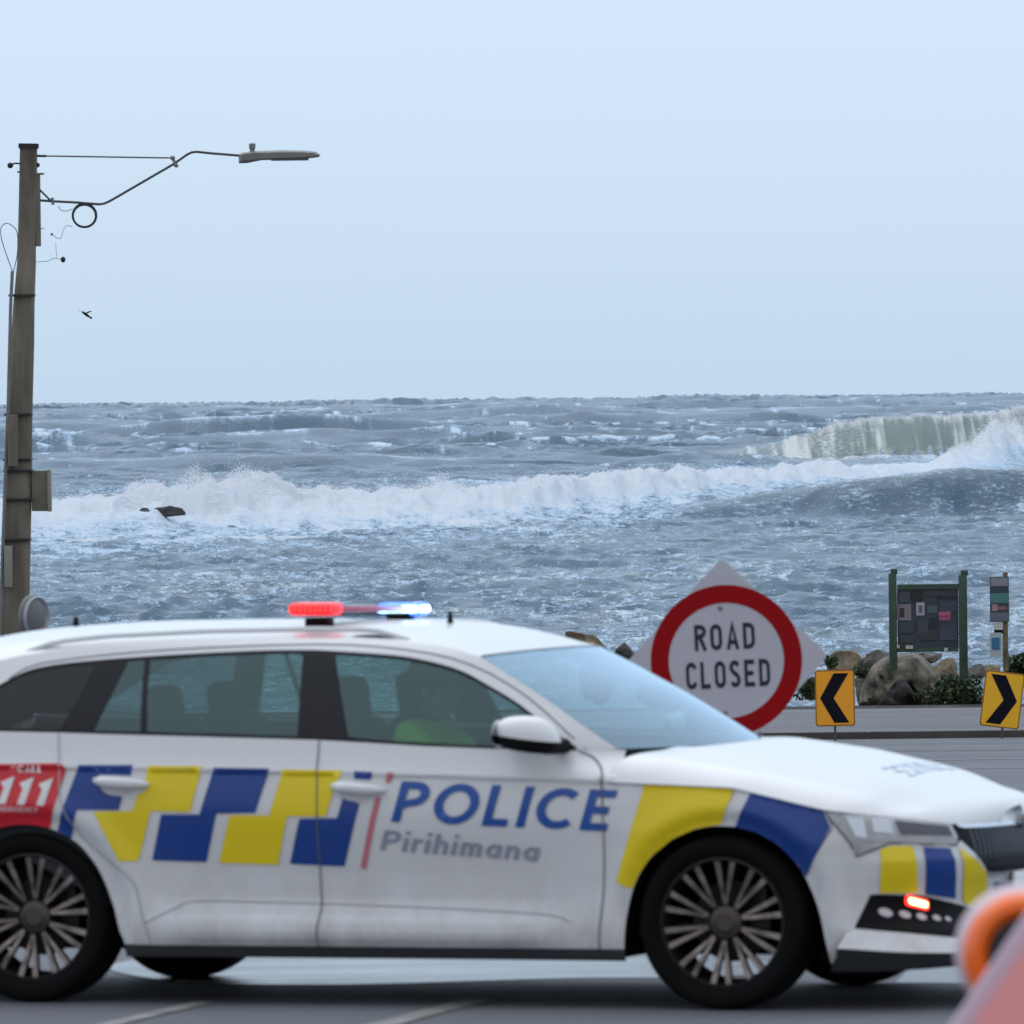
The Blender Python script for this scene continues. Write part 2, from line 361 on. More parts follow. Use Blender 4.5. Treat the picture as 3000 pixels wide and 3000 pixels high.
def glass_mat(name,tint,refl_ior=1.5,rough=.0,amb=0,gc=(1,1,1)):
    m=bpy.data.materials.new(name); m.use_nodes=True; t=m.node_tree; t.nodes.clear()
    o=t.nodes.new('ShaderNodeOutputMaterial'); a=t.nodes.new('ShaderNodeBsdfTransparent'); a.inputs[0].default_value=(*tint,1)
    g=t.nodes.new('ShaderNodeBsdfGlossy'); g.inputs['Roughness'].default_value=rough; g.inputs[0].default_value=(*gc,1)
    fr=t.nodes.new('ShaderNodeFresnel'); fr.inputs[0].default_value=refl_ior
    x=t.nodes.new('ShaderNodeMixShader'); ma=t.nodes.new('ShaderNodeMath'); ma.operation='MULTIPLY_ADD'; ma.use_clamp=True; ma.inputs[1].default_value=1+amb; ma.inputs[2].default_value=amb; t.links.new(fr.outputs[0],ma.inputs[0]); t.links.new(ma.outputs[0],x.inputs[0]); t.links.new(a.outputs[0],x.inputs[1]); t.links.new(g.outputs[0],x.inputs[2]); t.links.new(x.outputs[0],o.inputs[0])
    return m
glass = glass_mat('green_tint_glass',(.40,.57,.56),1.5,.0,.11,(.46,.66,.66))
glass_priv = glass_mat('privacy_glass',(.20,.27,.28),1.5)
glass_ws = glass_mat('windscreen_glass',(.50,.66,.72),1.55,.04,.16,(.70,.86,.98))
glass_lens = glass_mat('clear_lens',(.9,.92,.95),1.35,.03)

TH = R(20)
CAR = empty('police_car',(1.08536805,37.95056882,0),-TH)
tag(CAR,'white police station wagon with blue and yellow checks and lit red and blue roof lights','police car')

def region(name, outer, mt, surf=low, off=0.0, holes=(), step=.04, parent=CAR, side=-1, flat=None, bstep=None):
    """a 2D outline on the car's side, bent onto the body surface"""
    V=[];E=[]
    def ring(p):
        p=resamp(p,bstep or step*.7); k=len(V); V.extend(Vector((float(a),float(b))) for a,b in p); n=len(p); E.extend((k+i,k+(i+1)%n) for i in range(n)); return p
    ro=ring(outer); rh=[ring(h) for h in holes]
    if flat is None:
        o=np.array(ro); gx=np.arange(o[:,0].min()+step*.5,o[:,0].max(),step); gy=np.arange(o[:,1].min()+step*.3,o[:,1].max(),step*.3)
        X,Y=np.meshgrid(gx,gy); X=X.ravel();Y=Y.ravel(); keep=inpoly(X,Y,ro)
        for h in rh: keep&=~inpoly(X,Y,h)
        # stay clear of the outline so no slivers appear
        allb=np.array(ro+[q for h in rh for q in h])
        for i in np.nonzero(keep)[0]:
            if np.min((allb[:,0]-X[i])**2+(allb[:,1]-Y[i])**2)>(step*.16)**2: V.append(Vector((float(X[i]),float(Y[i]))))
    r=delaunay_2d_cdt(V,E,[],0,1e-6)
    P=np.array([tuple(v) for v in r[0]]); T=[tuple(f) for f in r[2]]
    cen=np.array([P[list(f)].mean(0) for f in T]); k=inpoly(cen[:,0],cen[:,1],ro)
    for h in rh: k&=~inpoly(cen[:,0],cen[:,1],h)
    T=[f for f,q in zip(T,k) if q]
    return surf_mesh(name,P,T,mt,surf,off,parent,side)
def surf_mesh(name,P,T,mt,surf,off,parent,side):
    a,z=P[:,0],P[:,1]; e=2e-3
    S=surf(a,z,off); da=surf(a+e,z,off)-surf(a-e,z,off); dz=surf(a,z+e,off)-surf(a,z-e,off)
    N=np.cross(da,dz); N/=np.linalg.norm(N,axis=1)[:,None]+1e-12
    flip=np.where(N[:,1]*1.0+N[:,0]*.3<0,-1,1)[:,None]; N=N*flip     # outward: +lateral / forward
    S=S.copy(); N=N.copy()
    if side<0: S[:,1]*=-1; N[:,1]*=-1
    me=bpy.data.meshes.new(name)
    F_=[]
    for f in T:
        q=S[list(f)]; fn=np.cross(q[1]-q[0],q[2]-q[0])
        F_.append(f if fn@N[list(f)].mean(0)>0 else f[::-1])
    me.from_pydata([tuple(v) for v in S],[],F_); me.shade_smooth()
    me.normals_split_custom_set_from_vertices([tuple(n) for n in N])
    return link_mesh(name,me,mt,parent)
def strip(name,pts,wd,mt,surf=low,off=.002,parent=CAR,side=-1):
    """thin line along the body surface"""
    p=np.array(pts,float); t=np.gradient(p,axis=0); t/=np.linalg.norm(t,axis=1)[:,None]+1e-12; n=np.stack([-t[:,1],t[:,0]],1)*wd/2
    P=np.vstack([p+n,p-n]); k=len(p); T=[]
    for i in range(k-1): T+=[(i,i+1,k+i+1),(i,k+i+1,k+i)]
    return surf_mesh(name,P,T,mt,surf,off,parent,side)
def loft(name, rows, mt, parent=CAR, flip=False):
    nr=len(rows); nc=len(rows[0]); me=bpy.data.meshes.new(name)
    fs=[(i*nc+j,i*nc+j+1,(i+1)*nc+j+1,(i+1)*nc+j) for i in range(nr-1) for j in range(nc-1)]
    if flip: fs=[f[::-1] for f in fs]
    me.from_pydata([tuple(p) for r in rows for p in r],[],fs); me.shade_smooth()
    return link_mesh(name,me,mt,parent)

ARCH_F=[(-.385,.10),(-.385,.20),(-.383,.27),(-.373,.37),(-.345,.475),(-.29,.568),(-.20,.647),(-.09,.694),(.02,.706),(.13,.691),(.23,.638),(.31,.558),(.352,.485),(.39,.39),(.415,.285),(.437,.18),(.45,.10)]
ARCH_R=[(-3.262,.10),(-3.262,.20),(-3.258,.27),(-3.245,.37),(-3.215,.47),(-3.155,.565),(-3.07,.645),(-2.97,.688),(-2.865,.70),(-2.76,.684),(-2.659,.636),(-2.60,.580),(-2.552,.510),(-2.50,.385),(-2.474,.283),(-2.451,.235),(-2.43,.10)]
ARCH_F=smooth_poly(ARCH_F,3); ARCH_R=smooth_poly(ARCH_R,3)
SILL=.232
crease=lambda a:(a,float(ZC(a))+.003)
belt=lambda a:(a,float(ZB(a)))
def cut(arch,z0):  # part of an arch above z0
    return [p for p in arch if p[1]>z0]
fd_front=[(-.485,SILL),(-.4852,.272),(-.478,.338),(-.4585,.63),(-.466,.87),(-.4683,.9009),(-.4814,.9269),(-.5259,.9661),(-.584,.9896)]
fd_back=[(-1.6334,1.0309),(-1.6329,.487),(-1.6295,.3811),(-1.6398,.2833),(-1.64,SILL)]
rd_back=[(-2.7282,1.0585),(-2.7144,.935),(-2.70,.78),(-2.60,.63),(-2.4174,.5101-.02),(-2.385,.42),(-2.3654,.3371),(-2.345,.27),(-2.34,SILL)]
parts=[]
FRONTEDGE=lambda a: (a, float(np.interp(a,[-.46,.06,.42,.60,.82,.97,1.4,1.8],[.872,.852,.7665,.745,.721,.701,.681,.68])))
for sd in (-1,1):
    fd=region('front_door',fd_front+[belt(a) for a in (-.75,-.92,-1.2,-1.45)]+fd_back,white,side=sd)
    rdp=[p for p in rd_back if p[1]>.64]
    rd=region('rear_door',[fd_back[-1],fd_back[-2],fd_back[-3],fd_back[-4],fd_back[0]]+[belt(a) for a in(-1.9,-2.2,-2.5)]+rd_back,white,side=sd)
    # front wing: from the door to the bumper split
    af=[p for p in ARCH_F if p[1]>=SILL]
    left=[p for p in af if p[0]<.334]; 
    wing=[(-.485,SILL),(-.4852,.272),(-.478,.338),(-.4585,.63),(-.466,.87)]+[FRONTEDGE(a) for a in(-.40,-.3,-.1,.06,.2,.32,.42)]+[(.445,.715),(.4499,.7008),(.3341,.5166)]+left[::-1]+[(-.385,SILL)]
    region('front_wing',wing,white,side=sd)
    cowl=[(-.466,.87),(-.4683,.9009),(-.4814,.9269),(-.5259,.9661),(-.584,.9896),(-.4436,.9955),(-.4436,.876)]
    region('cowl_corner',[(-.466,.868),(-.4683,.9009),(-.4814,.9269),(-.5259,.9661),(-.584,.9896),(-.50,.995),(-.41,.992),(-.41,.868)],white,side=sd,off=-.001)
    right=[p for p in af if p[0]>=.334]
    NZ=A_NOSE
    bump=[(.3341,.5166),(.4499,.7008),(.4502,.7243),(.5175,.6414),(.5431,.5895),(.674,.639),(.974,.6234),(1.0,.64),(1.18,.508),(NZ,.50),(NZ,.175)]+[(a,.175) for a in(1.2,.9,.6)]+[(.437,.18)]+right[::-1]
    region('front_bumper',bump,white,side=sd)
    # rear quarter and bumper
    ar=[p for p in ARCH_R if p[1]>=SILL]
    quarter=[(-2.34,SILL)]+rd_back[::-1][1:]+[belt(a) for a in(-3.0,-3.3,-3.55)]+[(-3.62,.95),(-3.60,.72),(-3.45,.55),(-3.262,.45)]+[p for p in ar if p[1]>.45 or p[0]>-3]
    region('rear_quarter',quarter,white,side=sd)
    rb=[(-3.262,.45),(-3.45,.55),(-3.60,.72),(-3.62,.95),(-3.70,1.0),(A_TAIL,1.0),(A_TAIL,.22),(-3.5,.21),(-3.262,.20)]+[p for p in ar if p[0]<-3.2 and p[1]<.45 and p[1]>.21]
    region('rear_bumper',rb,white,side=sd)
    # sill trim
    region('sill',[(-2.451,.185),(-2.455,SILL),(-.385,SILL),(-.385,.185)],dark_grey,side=sd,off=-.004)
    # dark inner skin behind the doors
    region('door_lining',[(-3.2,.72)]+[(a,.3) for a in(-2.35,-.45)]+[(-.45,.86)]+[(a,float(ZB(a))-.012) for a in(-.7,-1.2,-1.9,-2.6,-3.3)],cabin_dark,side=sd,off=-.035,step=.12)
    for cx,nm in((.02,'wheel_arch_liner'),(-2.862,'wheel_arch_liner')):
        m=MB(); arc=ARCH_F if cx>0 else ARCH_R
        pts=[p for p in arc if p[1]>=.20]
        outer=[low(p[0],p[1],-.002) for p in pts]; n=len(pts); vs=[(float(q[0]),sd*float(q[1]),float(q[2])) for q in outer]
        vs+=[(p[0],sd*.60,p[1]) for p in pts]; m.add(vs,[(i,i+1,n+i+1,n+i) for i in range(n-1)])
        m.prism([(cx-.40,.2)]+[(p[0],p[1]) for p in pts if p[1]>.2]+[(cx+.40,.2)],sd*.585,sd*.575)
        m.build(nm,black_trim,CAR,smooth=False)
# seams on the near side
sub=lambda p,n=5: smooth_poly(p,n)
region_seams=[[(-.485,SILL),(-.4852,.272),(-.478,.338),(-.465,.45),(-.4585,.63),(-.462,.78),(-.466,.87),(-.4683,.9009),(-.4814,.9269),(-.5259,.9661),(-.584,.9896)],
 [fd_back[0],(-1.633,.8),(-1.6329,.487),(-1.6295,.3811),(-1.6398,.2833),(-1.64,SILL)], rd_back]
for sg,n_ in zip(region_seams,('door_seam',)*3):
    strip(n_,sub(sg,6),.0055,seam_m if sg is not rd_back else mat('faint_seam',(.42,.43,.44),.6),off=.0065)
strip('bumper_seam',sub([(.3341,.5166),(.39,.605),(.4499,.7008)],5),.005,seam_m)
# grey line painted in for the shade where a door ledge begins
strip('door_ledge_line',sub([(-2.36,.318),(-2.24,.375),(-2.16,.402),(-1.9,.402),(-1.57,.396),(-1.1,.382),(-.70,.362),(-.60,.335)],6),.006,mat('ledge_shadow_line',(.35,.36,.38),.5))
# chrome or dark belt line
strip('belt_trim',[(a,float(ZB(a))+.002) for a in np.linspace(-3.3,-.60,40)],.012,black_gloss,surf=high,off=.002)

# ---- greenhouse side
WTOP=[(-3.33,1.078),(-3.20,1.15),(-3.10,1.206),(-3.0241,1.2441),(-2.9613,1.2772),(-2.8918,1.3045),(-2.7366,1.3287),(-2.4037,1.3533),(-2.0011,1.3721),(-1.7681,1.3755),(-1.6427,1.3713),(-1.3843,1.3537),(-1.2349,1.33),(-1.1047,1.2959),(-1.0008,1.2491),(-.8456,1.1683),(-.6893,1.0605),(-.5941,1.0018)]
WTOP=smooth_poly(WTOP,3)
DLO=WTOP+[(a,float(ZB(a))+.006) for a in(-.75,-.92,-1.3,-1.63,-2.0,-2.5,-2.99,-3.3)]
WS=[(-.4436,.9955),(-.5961,1.0922),(-.743,1.186),(-.893,1.2708),(-1.0409,1.3489)]
EDGE=[(-1.1554,1.3788),(-1.2561,1.3946),(-1.4886,1.4134),(-1.7699,1.4169),(-2.1916,1.4104),(-2.6166,1.3918),(-2.9032,1.363),(-3.0455,1.3366),(-3.3,1.27),(-3.55,1.17)]
WSs=smooth_poly(WS,4); EDs=smooth_poly([WS[-1]]+EDGE,4)
def top_at(x): 
    xs=[p[0] for p in WTOP]; return float(np.interp(x,xs,[p[1] for p in WTOP]))
PANES=[('front_window',glass,[(-1.520,1.043),(-1.548,1.12),(-1.585,1.22),(-1.632,1.355)],[(-.66,1.012)]),
       ('rear_window',glass,[(-2.362,1.062),(-2.385,1.2),(-2.402,1.34)],[(-1.768,1.355),(-1.748,1.2),(-1.730,1.045)]),
       ('fixed_quarter_window',glass,[(-2.585,1.068),(-2.53,1.22),(-2.495,1.330)],[(-2.425,1.337),(-2.408,1.2),(-2.388,1.062)]),
       ('cargo_window',glass_priv,[(-3.28,1.082)],[(-2.63,1.312),(-2.68,1.18),(-2.735,1.068)])]
def pane_poly(l,r):
    x0=l[-1][0]; x1=r[0][0]
    lo,hi=(x0,x1)
    top=[(x,min(top_at(x)-.014,9)) for x in np.linspace(lo,hi,26)[1:-1]]
    top=[p for p in top if p[1]>float(ZB(p[0]))+.02]
    bl=l[0][0]; br=r[-1][0]
    bot=[(x,float(ZB(x))+.012) for x in np.linspace(br,bl,8)[1:-1]]
    return [tuple(p) for p in l]+top+[tuple(p) for p in r]+bot
for sd in(-1,1):
    outer=[(a,float(ZB(a))-.0) for a in np.linspace(-3.55,-.60,30)]+[(-.584,.9896),(-.4436,.9955)]+WSs[1:]+EDs[1:]
    region('roof_side_frame',outer,white,surf=high,holes=[DLO],side=sd,step=.035)
    polys=[pane_poly(l,r) for _,_,l,r in PANES]
    fr=region('window_frame',DLO,black_gloss,surf=high,off=-.004,holes=polys,side=sd,step=.04)
    for (nm,g,l,r),pp in zip(PANES,polys): region(nm,pp,g,surf=high,off=-.006,side=sd,step=.05)
strip('roof_door_seam',sub([(-.55,.985)]+[(p[0]+.0+.035,p[1]+.022) for p in WTOP[::-6] if p[0]<-.6 and p[0]>-3.1][:14],3),.005,seam_m,surf=high,off=.002)
m=MB()
# ---- bonnet, windscreen, roof
US=np.concatenate([np.linspace(-1,-.8,13),np.linspace(-.8,.8,33)[1:-1],np.linspace(.8,1,13)])
def section(e,c,k,bowp=2.0,us=US,lift=0,w2=None):
    """e = edge point (x,lat,z), c = centre (x,z)"""
    r=[]
    for u in us:
        g=(1-abs(u)**k) if w2 is None else w2*(1-abs(u)**16)+(1-w2)*(1-abs(u)**2.6); r.append((e[0]+(c[0]-e[0])*(1-abs(u)**bowp),e[1]*u,e[2]+(c[1]-e[2])*g+lift))
    return r
HC_X=[(-.235,.992),(-.112,.998),(0,.986),(.214,.956),(.359,.928),(.526,.895),(.674,.853),(.775,.818),(.849,.795),(.899,.777),(.928,.752)]
hcx=np.array(smooth_poly(HC_X,6)); 
rows=[]; NR=44
arr=np.concatenate([np.linspace(-.455,.6,28),np.linspace(.6,1.32,NR-27)[1:]])
sl=np.linspace(0,1,len(arr)); 
cx_=np.interp(sl,np.linspace(0,1,2),[-.235,.928]); cxz=np.interp(cx_,hcx[:,0],hcx[:,1])
for i,a in enumerate(arr):
    ze=FRONTEDGE(a)[1]; e=low(a,ze); xe=float(e[0])
    # centre x never behind the edge
    t=i/(len(arr)-1); cx=xe+(.225*(1-t)+.012*t) if xe<.55 else None
    if cx is None: cx=.775+(.928-.775)*((a-arr[np.argmax(arr>.55)])/(1.32-.56)); cx=max(cx,xe+.01)
    cx=min(cx,.928); cz=float(np.interp(cx,hcx[:,0],hcx[:,1]))
    k=6.5*(1-t)**1.3+3.0
    rows.append(section((xe,float(e[1]),float(e[2])+.001),(cx,cz),k,w2=.80-.62*min(1,t*1.6)**.6))
# pressed ridges
for r_ in rows:
    for j,(x,y,z) in enumerate(r_):
        yy=abs(y); r_[j]=(x,y,z+.007*math.exp(-((yy-.52)/.05)**2)*max(0,min(1,(.8-x)/.3)))
bonnet=loft('bonnet',rows,white); bonnet_rows=rows
# windscreen
wc=[(-.215,.992),(-.35,1.072),(-.467,1.138),(-.593,1.203),(-.763,1.272),(-.88,1.319),(-.975,1.362)]
wc=np.array(smooth_poly(wc,6)); we=np.array(smooth_poly(WS,8)); n=18
rows=[]
for i in range(n+1):
    t=i/n; ie=t*(len(we)-1); ic=t*(len(wc)-1)
    ex=[np.interp(ie,range(len(we)),we[:,q]) for q in(0,1)]; cc=[np.interp(ic,range(len(wc)),wc[:,q]) for q in(0,1)]
    rows.append(section((ex[0],float(lat_hi(ex[0],ex[1]))-.002,ex[1]),cc,2.3))
loft('windscreen',rows,glass_ws)
ws_rows=rows
# scuttle between bonnet and windscreen
loft('scuttle_panel',[[(x+.03,y*.93,z-.035) for x,y,z in rows[0]],[(x-.06,y*.93,z-.03) for x,y,z in rows[0]]],black_trim)
# black band at the lower and upper edge of the screen
loft('windscreen_band',[[(x+.001,y*.985,z+.0035) for x,y,z in rows[-1]],[(x*.78+x2*.22,(y*.78+y2*.22)*.985,z*.78+z2*.22+.0035) for (x,y,z),(x2,y2,z2) in zip(rows[-1],rows[-2])]],black_gloss)
RC=[(-.975,1.362),(-1.131,1.418),(-1.278,1.448),(-1.5,1.465),(-2.09,1.476),(-2.66,1.471),(-2.97,1.456),(-3.16,1.436),(-3.35,1.40),(-3.66,1.335)]
rc=np.array(smooth_poly(RC,6)); re_=np.array(EDs); n=50; rows=[]
cl=np.concatenate([[0],np.cumsum(np.hypot(*np.diff(rc,axis=0).T))]); el=np.concatenate([[0],np.cumsum(np.hypot(*np.diff(re_,axis=0).T))])
for i in range(n+1):
    t=i/n
    ex=[np.interp(t*el[-1],el,re_[:,q]) for q in(0,1)]; cc=[np.interp(t*cl[-1],cl,rc[:,q]) for q in(0,1)]
    k=2.3+1.4*min(1,t*6)
    rows.append(section((ex[0],float(lat_hi(ex[0],ex[1]))-.001,ex[1]),cc,k,2.0))
loft('roof',rows,white); roof_rows=rows
# tailgate
last=rows[-1]; tb=[low(A_TAIL+(-3.72-A_TAIL)*abs(u)**1.5,1.0) for u in US]; tb=[(float(p[0]),float(p[1])*(1 if u>0 else -1),float(p[2])) for p,u in zip(tb,US)]
def mixrow(a,b,t): return [tuple(q1*(1-t)+q2*t for q1,q2 in zip(p,r_)) for p,r_ in zip(a,b)]
loft('tailgate',[mixrow(last,tb,t) for t in np.linspace(0,1,8)],white)
loft('rear_screen',[[(x-.006,y*.86,z) for x,y,z in mixrow(last,tb,t)] for t in np.linspace(.15,.85,6)],black_gloss)
sp_=MB(); sp_.box((-3.66,0,1.335),(.16,1.10,.03),bev=.012); sp_.build('roof_spoiler',white,CAR)
# side tail corner
for sd in(-1,1):
    loft('tail_corner',[[(p[0],sd*lat_hi(p[0],p[1]),p[1]) for p in [(-3.55,z) for z in np.linspace(1.17,1.06,6)]],[(p[0],sd*abs(p[1]),p[2]) for p in [mixrow(last,tb,t)[-1] for t in np.linspace(0,1,6)]]],white)
    region('tail_lamp',[(-3.62,.96),(-3.60,.82),(-3.78,.80),(-3.95,.84),(-3.95,.98)],livery_red,off=.004,side=sd)

# nose panel from the bonnet's front edge down to the grille
_lr=bonnet_rows[-1]; _oy=OY[::-1]; _oa=OA[::-1]; _nr=[_lr]
for zz_ in(.735,.715,.690):
    r2=[]
    for x,y,z in _lr:
        aa=float(np.interp(abs(y),OY[OA>.5][::-1],OA[OA>.5][::-1])); p=low(aa,min(zz_,z-.001),.004); r2.append((float(p[0]),y,min(zz_,z-.001)))
    _nr.append(r2)
loft('nose_panel',_nr,white)
# roof rails
for sd in(-1,1):
    def rail_pt(x,dz): 
        z=float(np.interp(x,sorted(p[0] for p in EDGE+[WS[-1]]),[q[1] for q in sorted(EDGE+[WS[-1]])])); return (x,sd*(float(lat_hi(x,z))-.040),z+dz)
    xs=np.linspace(-2.98,-1.36,26); pts=[rail_pt(x,.012+.026*min(1,math.sin(math.pi*(x+2.98)/1.62)*3.2)) for x in xs]
    mm=MB(); mm.tube(pts,[.004+.007*min(1,math.sin(math.pi*(i+.001)/25)*4) for i in range(26)],8)
    rl=mm.build('roof_rail',mat('satin_rail',(.66,.68,.70),.35,coat=.3),CAR)
    for x0,x1 in((-2.96,-2.72),(-1.62,-1.40)):
        q=[rail_pt(x,.006) for x in np.linspace(x0,x1,6)]; mm=MB(); mm.tube(q,[.003,.010,.013,.013,.010,.003],6); mm.build('rail_foot_shade',black_trim,rl)  # dark tubes stand for the shaded slits under the rail ends
# aerials
mm=MB(); mm.lathe([(0.0,.045),(.006,.045),(.013,.0),(.02,-.01)],(-1.42,.0,1.463)); mm.build('roof_aerial',black_trim,CAR)
mm=MB(); mm.lathe([(0.0,.04),(.008,.04),(.014,.0),(.03,-.01)],(-3.02,.0,1.452)); mm.build('roof_aerial',black_trim,CAR)

# ---- roof light bar
bar=empty('light_bar',(0,0,0)); bar.parent=CAR
red_on=mat('lit_red_lens',(.5,.01,.01),.3,emit=(1,.004,.014),es=.95)
blue_on=mat('lit_blue_lens',(.02,.1,.6),.3,emit=(.50,.82,1.0),es=5.0)
blue_dim=mat('blue_lens_rim',(.01,.06,.5),.2,emit=(.04,.16,1.0),es=2.6)
mid_lens=mat('tinted_middle_lens',(.16,.03,.07),.2,emit=(.5,.05,.16),es=.35)
BZ=lambda y: 1.5175-.0235*y/.97
def pod(y,mt,nm):
    mm=MB(); mm.box((-1.80,y,BZ(y)),(.190,.135,.050),bev=.020); return mm.build(nm,mt,bar)
pod(-.485,red_on,'red_lens'); pod(.485,blue_dim,'blue_lens')
mm=MB(); mm.box((-1.80,.485,BZ(.485)+.001),(.176,.142,.034),bev=.014); mm.box((-1.80,.485,BZ(.485)+.001),(.196,.120,.034),bev=.014); mm.build('blue_lamp_core',blue_on,bar)
mm=MB(); 
for k in range(9): mm.box((-1.885+.0215*k,-.552,BZ(-.552)),(.008,.004,.030))
mm.build('lens_rib',mat('red_rib',(.4,.02,.02),.3,emit=(1,.10,.09),es=1.0),bar)
_tilt=Matrix.Rotation(math.atan(-.0235/.97),3,'X')
mm=MB(); mm.box((-1.80,0,1.519),(.060,.84,.024),rot=_tilt,bev=.008); mm.build('middle_lens',mid_lens,bar)
mm=MB(); mm.box((-1.80,0,1.497),(.08,1.02,.010),rot=_tilt,bev=.003)
for y in(-.45,.45): mm.box((-1.80,y,1.472),(.10,.07,.045),bev=.006)
mm.build('bar_base',black_trim,bar)

# ---- livery
NEAR=-1
lv=lambda nm,poly,mt,off=.004,**k: region(nm,poly,mt,off=off,step=.045,**k)
arcR=[p for p in ARCH_R if p[1]>.53 and p[0]<-2.74]
red=[(-3.36,.53),(-3.36,.931),(-2.7149,.9406),(-2.6923,.9306),(-2.6866,.91),(-2.7607,.686)]+[p for p in ARCH_R if p[0]<-2.775 and p[1]>.53][::-1]
lv('red_decal',red,livery_red)
BL1=[(-2.6314,.934),(-2.4011,.9345),(-2.4131,.8934),(-2.5433,.8966),(-2.566,.8724),(-2.544,.8483),(-2.4847,.8346),(-2.4777,.8174),(-2.4466,.8085),(-2.4626,.7588),(-2.6358,.7585),(-2.6719,.6454),(-2.7292,.6756)]
YL1=[(-2.3412,.9312),(-2.1121,.9317),(-2.1628,.7528),(-2.3272,.7558),(-2.3853,.5593),(-2.4638,.5592),(-2.5669,.7517),(-2.4046,.7556),(-2.3847,.8177),(-2.3474,.8351),(-2.3343,.8592),(-2.3503,.8764)]
BL2=[(-2.063,.925),(-1.8312,.9221),(-1.8899,.7504),(-2.0524,.7463),(-2.1058,.5564),(-2.3279,.5628),(-2.2837,.7421),(-2.1228,.7426)]
YL2=[(-1.7756,.9189),(-1.5283,.916),(-1.5457,.8785),(-1.5775,.8579),(-1.5678,.8236),(-1.5964,.7378),(-1.7579,.7371),(-1.8081,.5478),(-2.0527,.5533),(-1.9972,.7396),(-1.8313,.7403)]
BL3=[(-1.707,.727),(-1.55,.7311),(-1.5252,.81),(-1.4566,.7863),(-1.5319,.5425),(-1.7573,.5515)]
BL4=[(-1.4797,.9127),(-1.4026,.9095),(-1.4127,.8789),(-1.4806,.8822)]
YF=[(-.2919,.8655),(-.1,.858),(.0683,.8475),(.0124,.7136),(-.04,.705),(-.0941,.695),(-.1868,.655),(-.2727,.589),(-.3234,.5215),(-.352,.463),(-.4127,.4909)]
BF=[(.1315,.832),(.2282,.813),(.33,.788),(.4134,.7671),(.4431,.7045),(.3416,.5121),(.311,.5605),(.2358,.636),(.1528,.683),(.09,.698),(.0672,.7036)]
for nm,pl,mt in(('blue_check',BL1,livery_blue),('yellow_check',YL1,livery_yellow),('blue_check',BL2,livery_blue),('yellow_check',YL2,livery_yellow),('blue_check',BL3,livery_blue),('blue_check',BL4,livery_blue),('yellow_wing_check',YF,livery_yellow),('blue_wing_check',BF,livery_blue)):
    lv(nm,pl,mt); 
    if pl is not BL4: lv(nm,pl,mt,side=1)
lv('red_stripe',[(-1.3411,.9096),(-1.3149,.9064),(-1.3332,.8654),(-1.3512,.8688)],pink_line)
lv('red_stripe',[(-1.3899,.8139),(-1.3681,.8106),(-1.4445,.5327),(-1.4663,.536)],pink_line)
def side_text(nm,s,h,p0,p1,mt,parent=CAR,off=.0055,surf=low,**k):
    """text whose baseline runs from p0 to p1 on the body side"""
    v,f,wd=flat_text(s,h,**k); a=math.atan2(p1[1]-p0[1],p1[0]-p0[0]); L=math.hypot(p1[0]-p0[0],p1[1]-p0[1]); sx=L/wd
    P=np.array([(p0[0]+x*sx*math.cos(a)-y*math.sin(a),p0[1]+x*sx*math.sin(a)+y*math.cos(a)) for x,y in v])
    return surf_mesh(nm,P,[q for q in f],mt,surf,off,parent,-1)
side_text('lettering',"POLICE",.158,(-1.3276,.7183),(-.4433,.6851),letter_blue,t=.185,gap=.16,shear=.20,xs=1.0)
side_text('lettering',"Pirihimana",.078,(-1.3794,.6085),(-.7372,.5678),text_grey,t=.17,gap=.15,shear=.18)
side_text('lettering',"111",.092,(-2.985,.783),(-2.775,.775),text_white,t=.26,gap=.30,shear=.22,off=.0065)
side_text('lettering',"CALL",.028,(-2.895,.905),(-2.79,.903),text_white,t=.22,gap=.2,shear=.2,off=.0065)
side_text('lettering',"EMERGENCY",.019,(-2.985,.752),(-2.805,.748),text_white,t=.16,gap=.2,shear=.2,off=.0065)
# bumper blocks
YS1=[(.6299,.6142),(.6733,.629),(.7632,.6265),(.7732,.574),(.7867,.4452),(.6314,.4487),(.6349,.5768)]
BS=[(.8071,.6221),(.9307,.613),(.948,.5681),(.9876,.4168),(.8236,.4394),(.8116,.5635)]
YS2=[(.977,.612),(.9967,.6037),(1.0912,.5525),(1.1677,.505),(1.2299,.4127),(1.1478,.3882),(1.0735,.387),(1.036,.4052),(.9963,.5567)]
BS2=[(1.2592,.4684),(1.4236,.4603),(1.4638,.4009),(1.2891,.4098)]
for sd in(-1,1):
    lv('yellow_bumper_block',YS1,livery_yellow,side=sd); lv('blue_bumper_block',BS,livery_blue,side=sd); lv('yellow_bumper_block',YS2,livery_yellow,side=sd)
    lv('blue_bumper_block',BS2,livery_blue,side=sd)
# bonnet lettering lying on the bonnet surface
bvt=MB(); v,f,wd=flat_text("POLICE",.13,t=.17,gap=.16,xs=1.0)
bm_rows=[r for r in bonnet.data.vertices]
from mathutils.bvhtree import BVHTree
bvh=BVHTree.FromPolygons([v_.co for v_ in bonnet.data.vertices],[tuple(p.vertices) for p in bonnet.data.polygons])
vs=[]
for x,y in v:
    px=.62-(.17-y)*1.0; py=-(x-wd/2); hit=bvh.ray_cast(Vector((px,-py*-1,3)),Vector((0,0,-1)))
    q=hit[0] if hit[0] else Vector((px,py,.9)); vs.append((q.x,q.y,q.z+.004))
bvt.add(vs,f); bvt.build('bonnet_lettering',mat('bonnet_lettering_blue',(.50,.62,.78),.35,coat=.8),CAR)
strip('bonnet_seam',[FRONTEDGE(a) for a in np.linspace(-.44,.42,30)],.005,mat('crease_line',(.40,.41,.43),.5),off=.005)

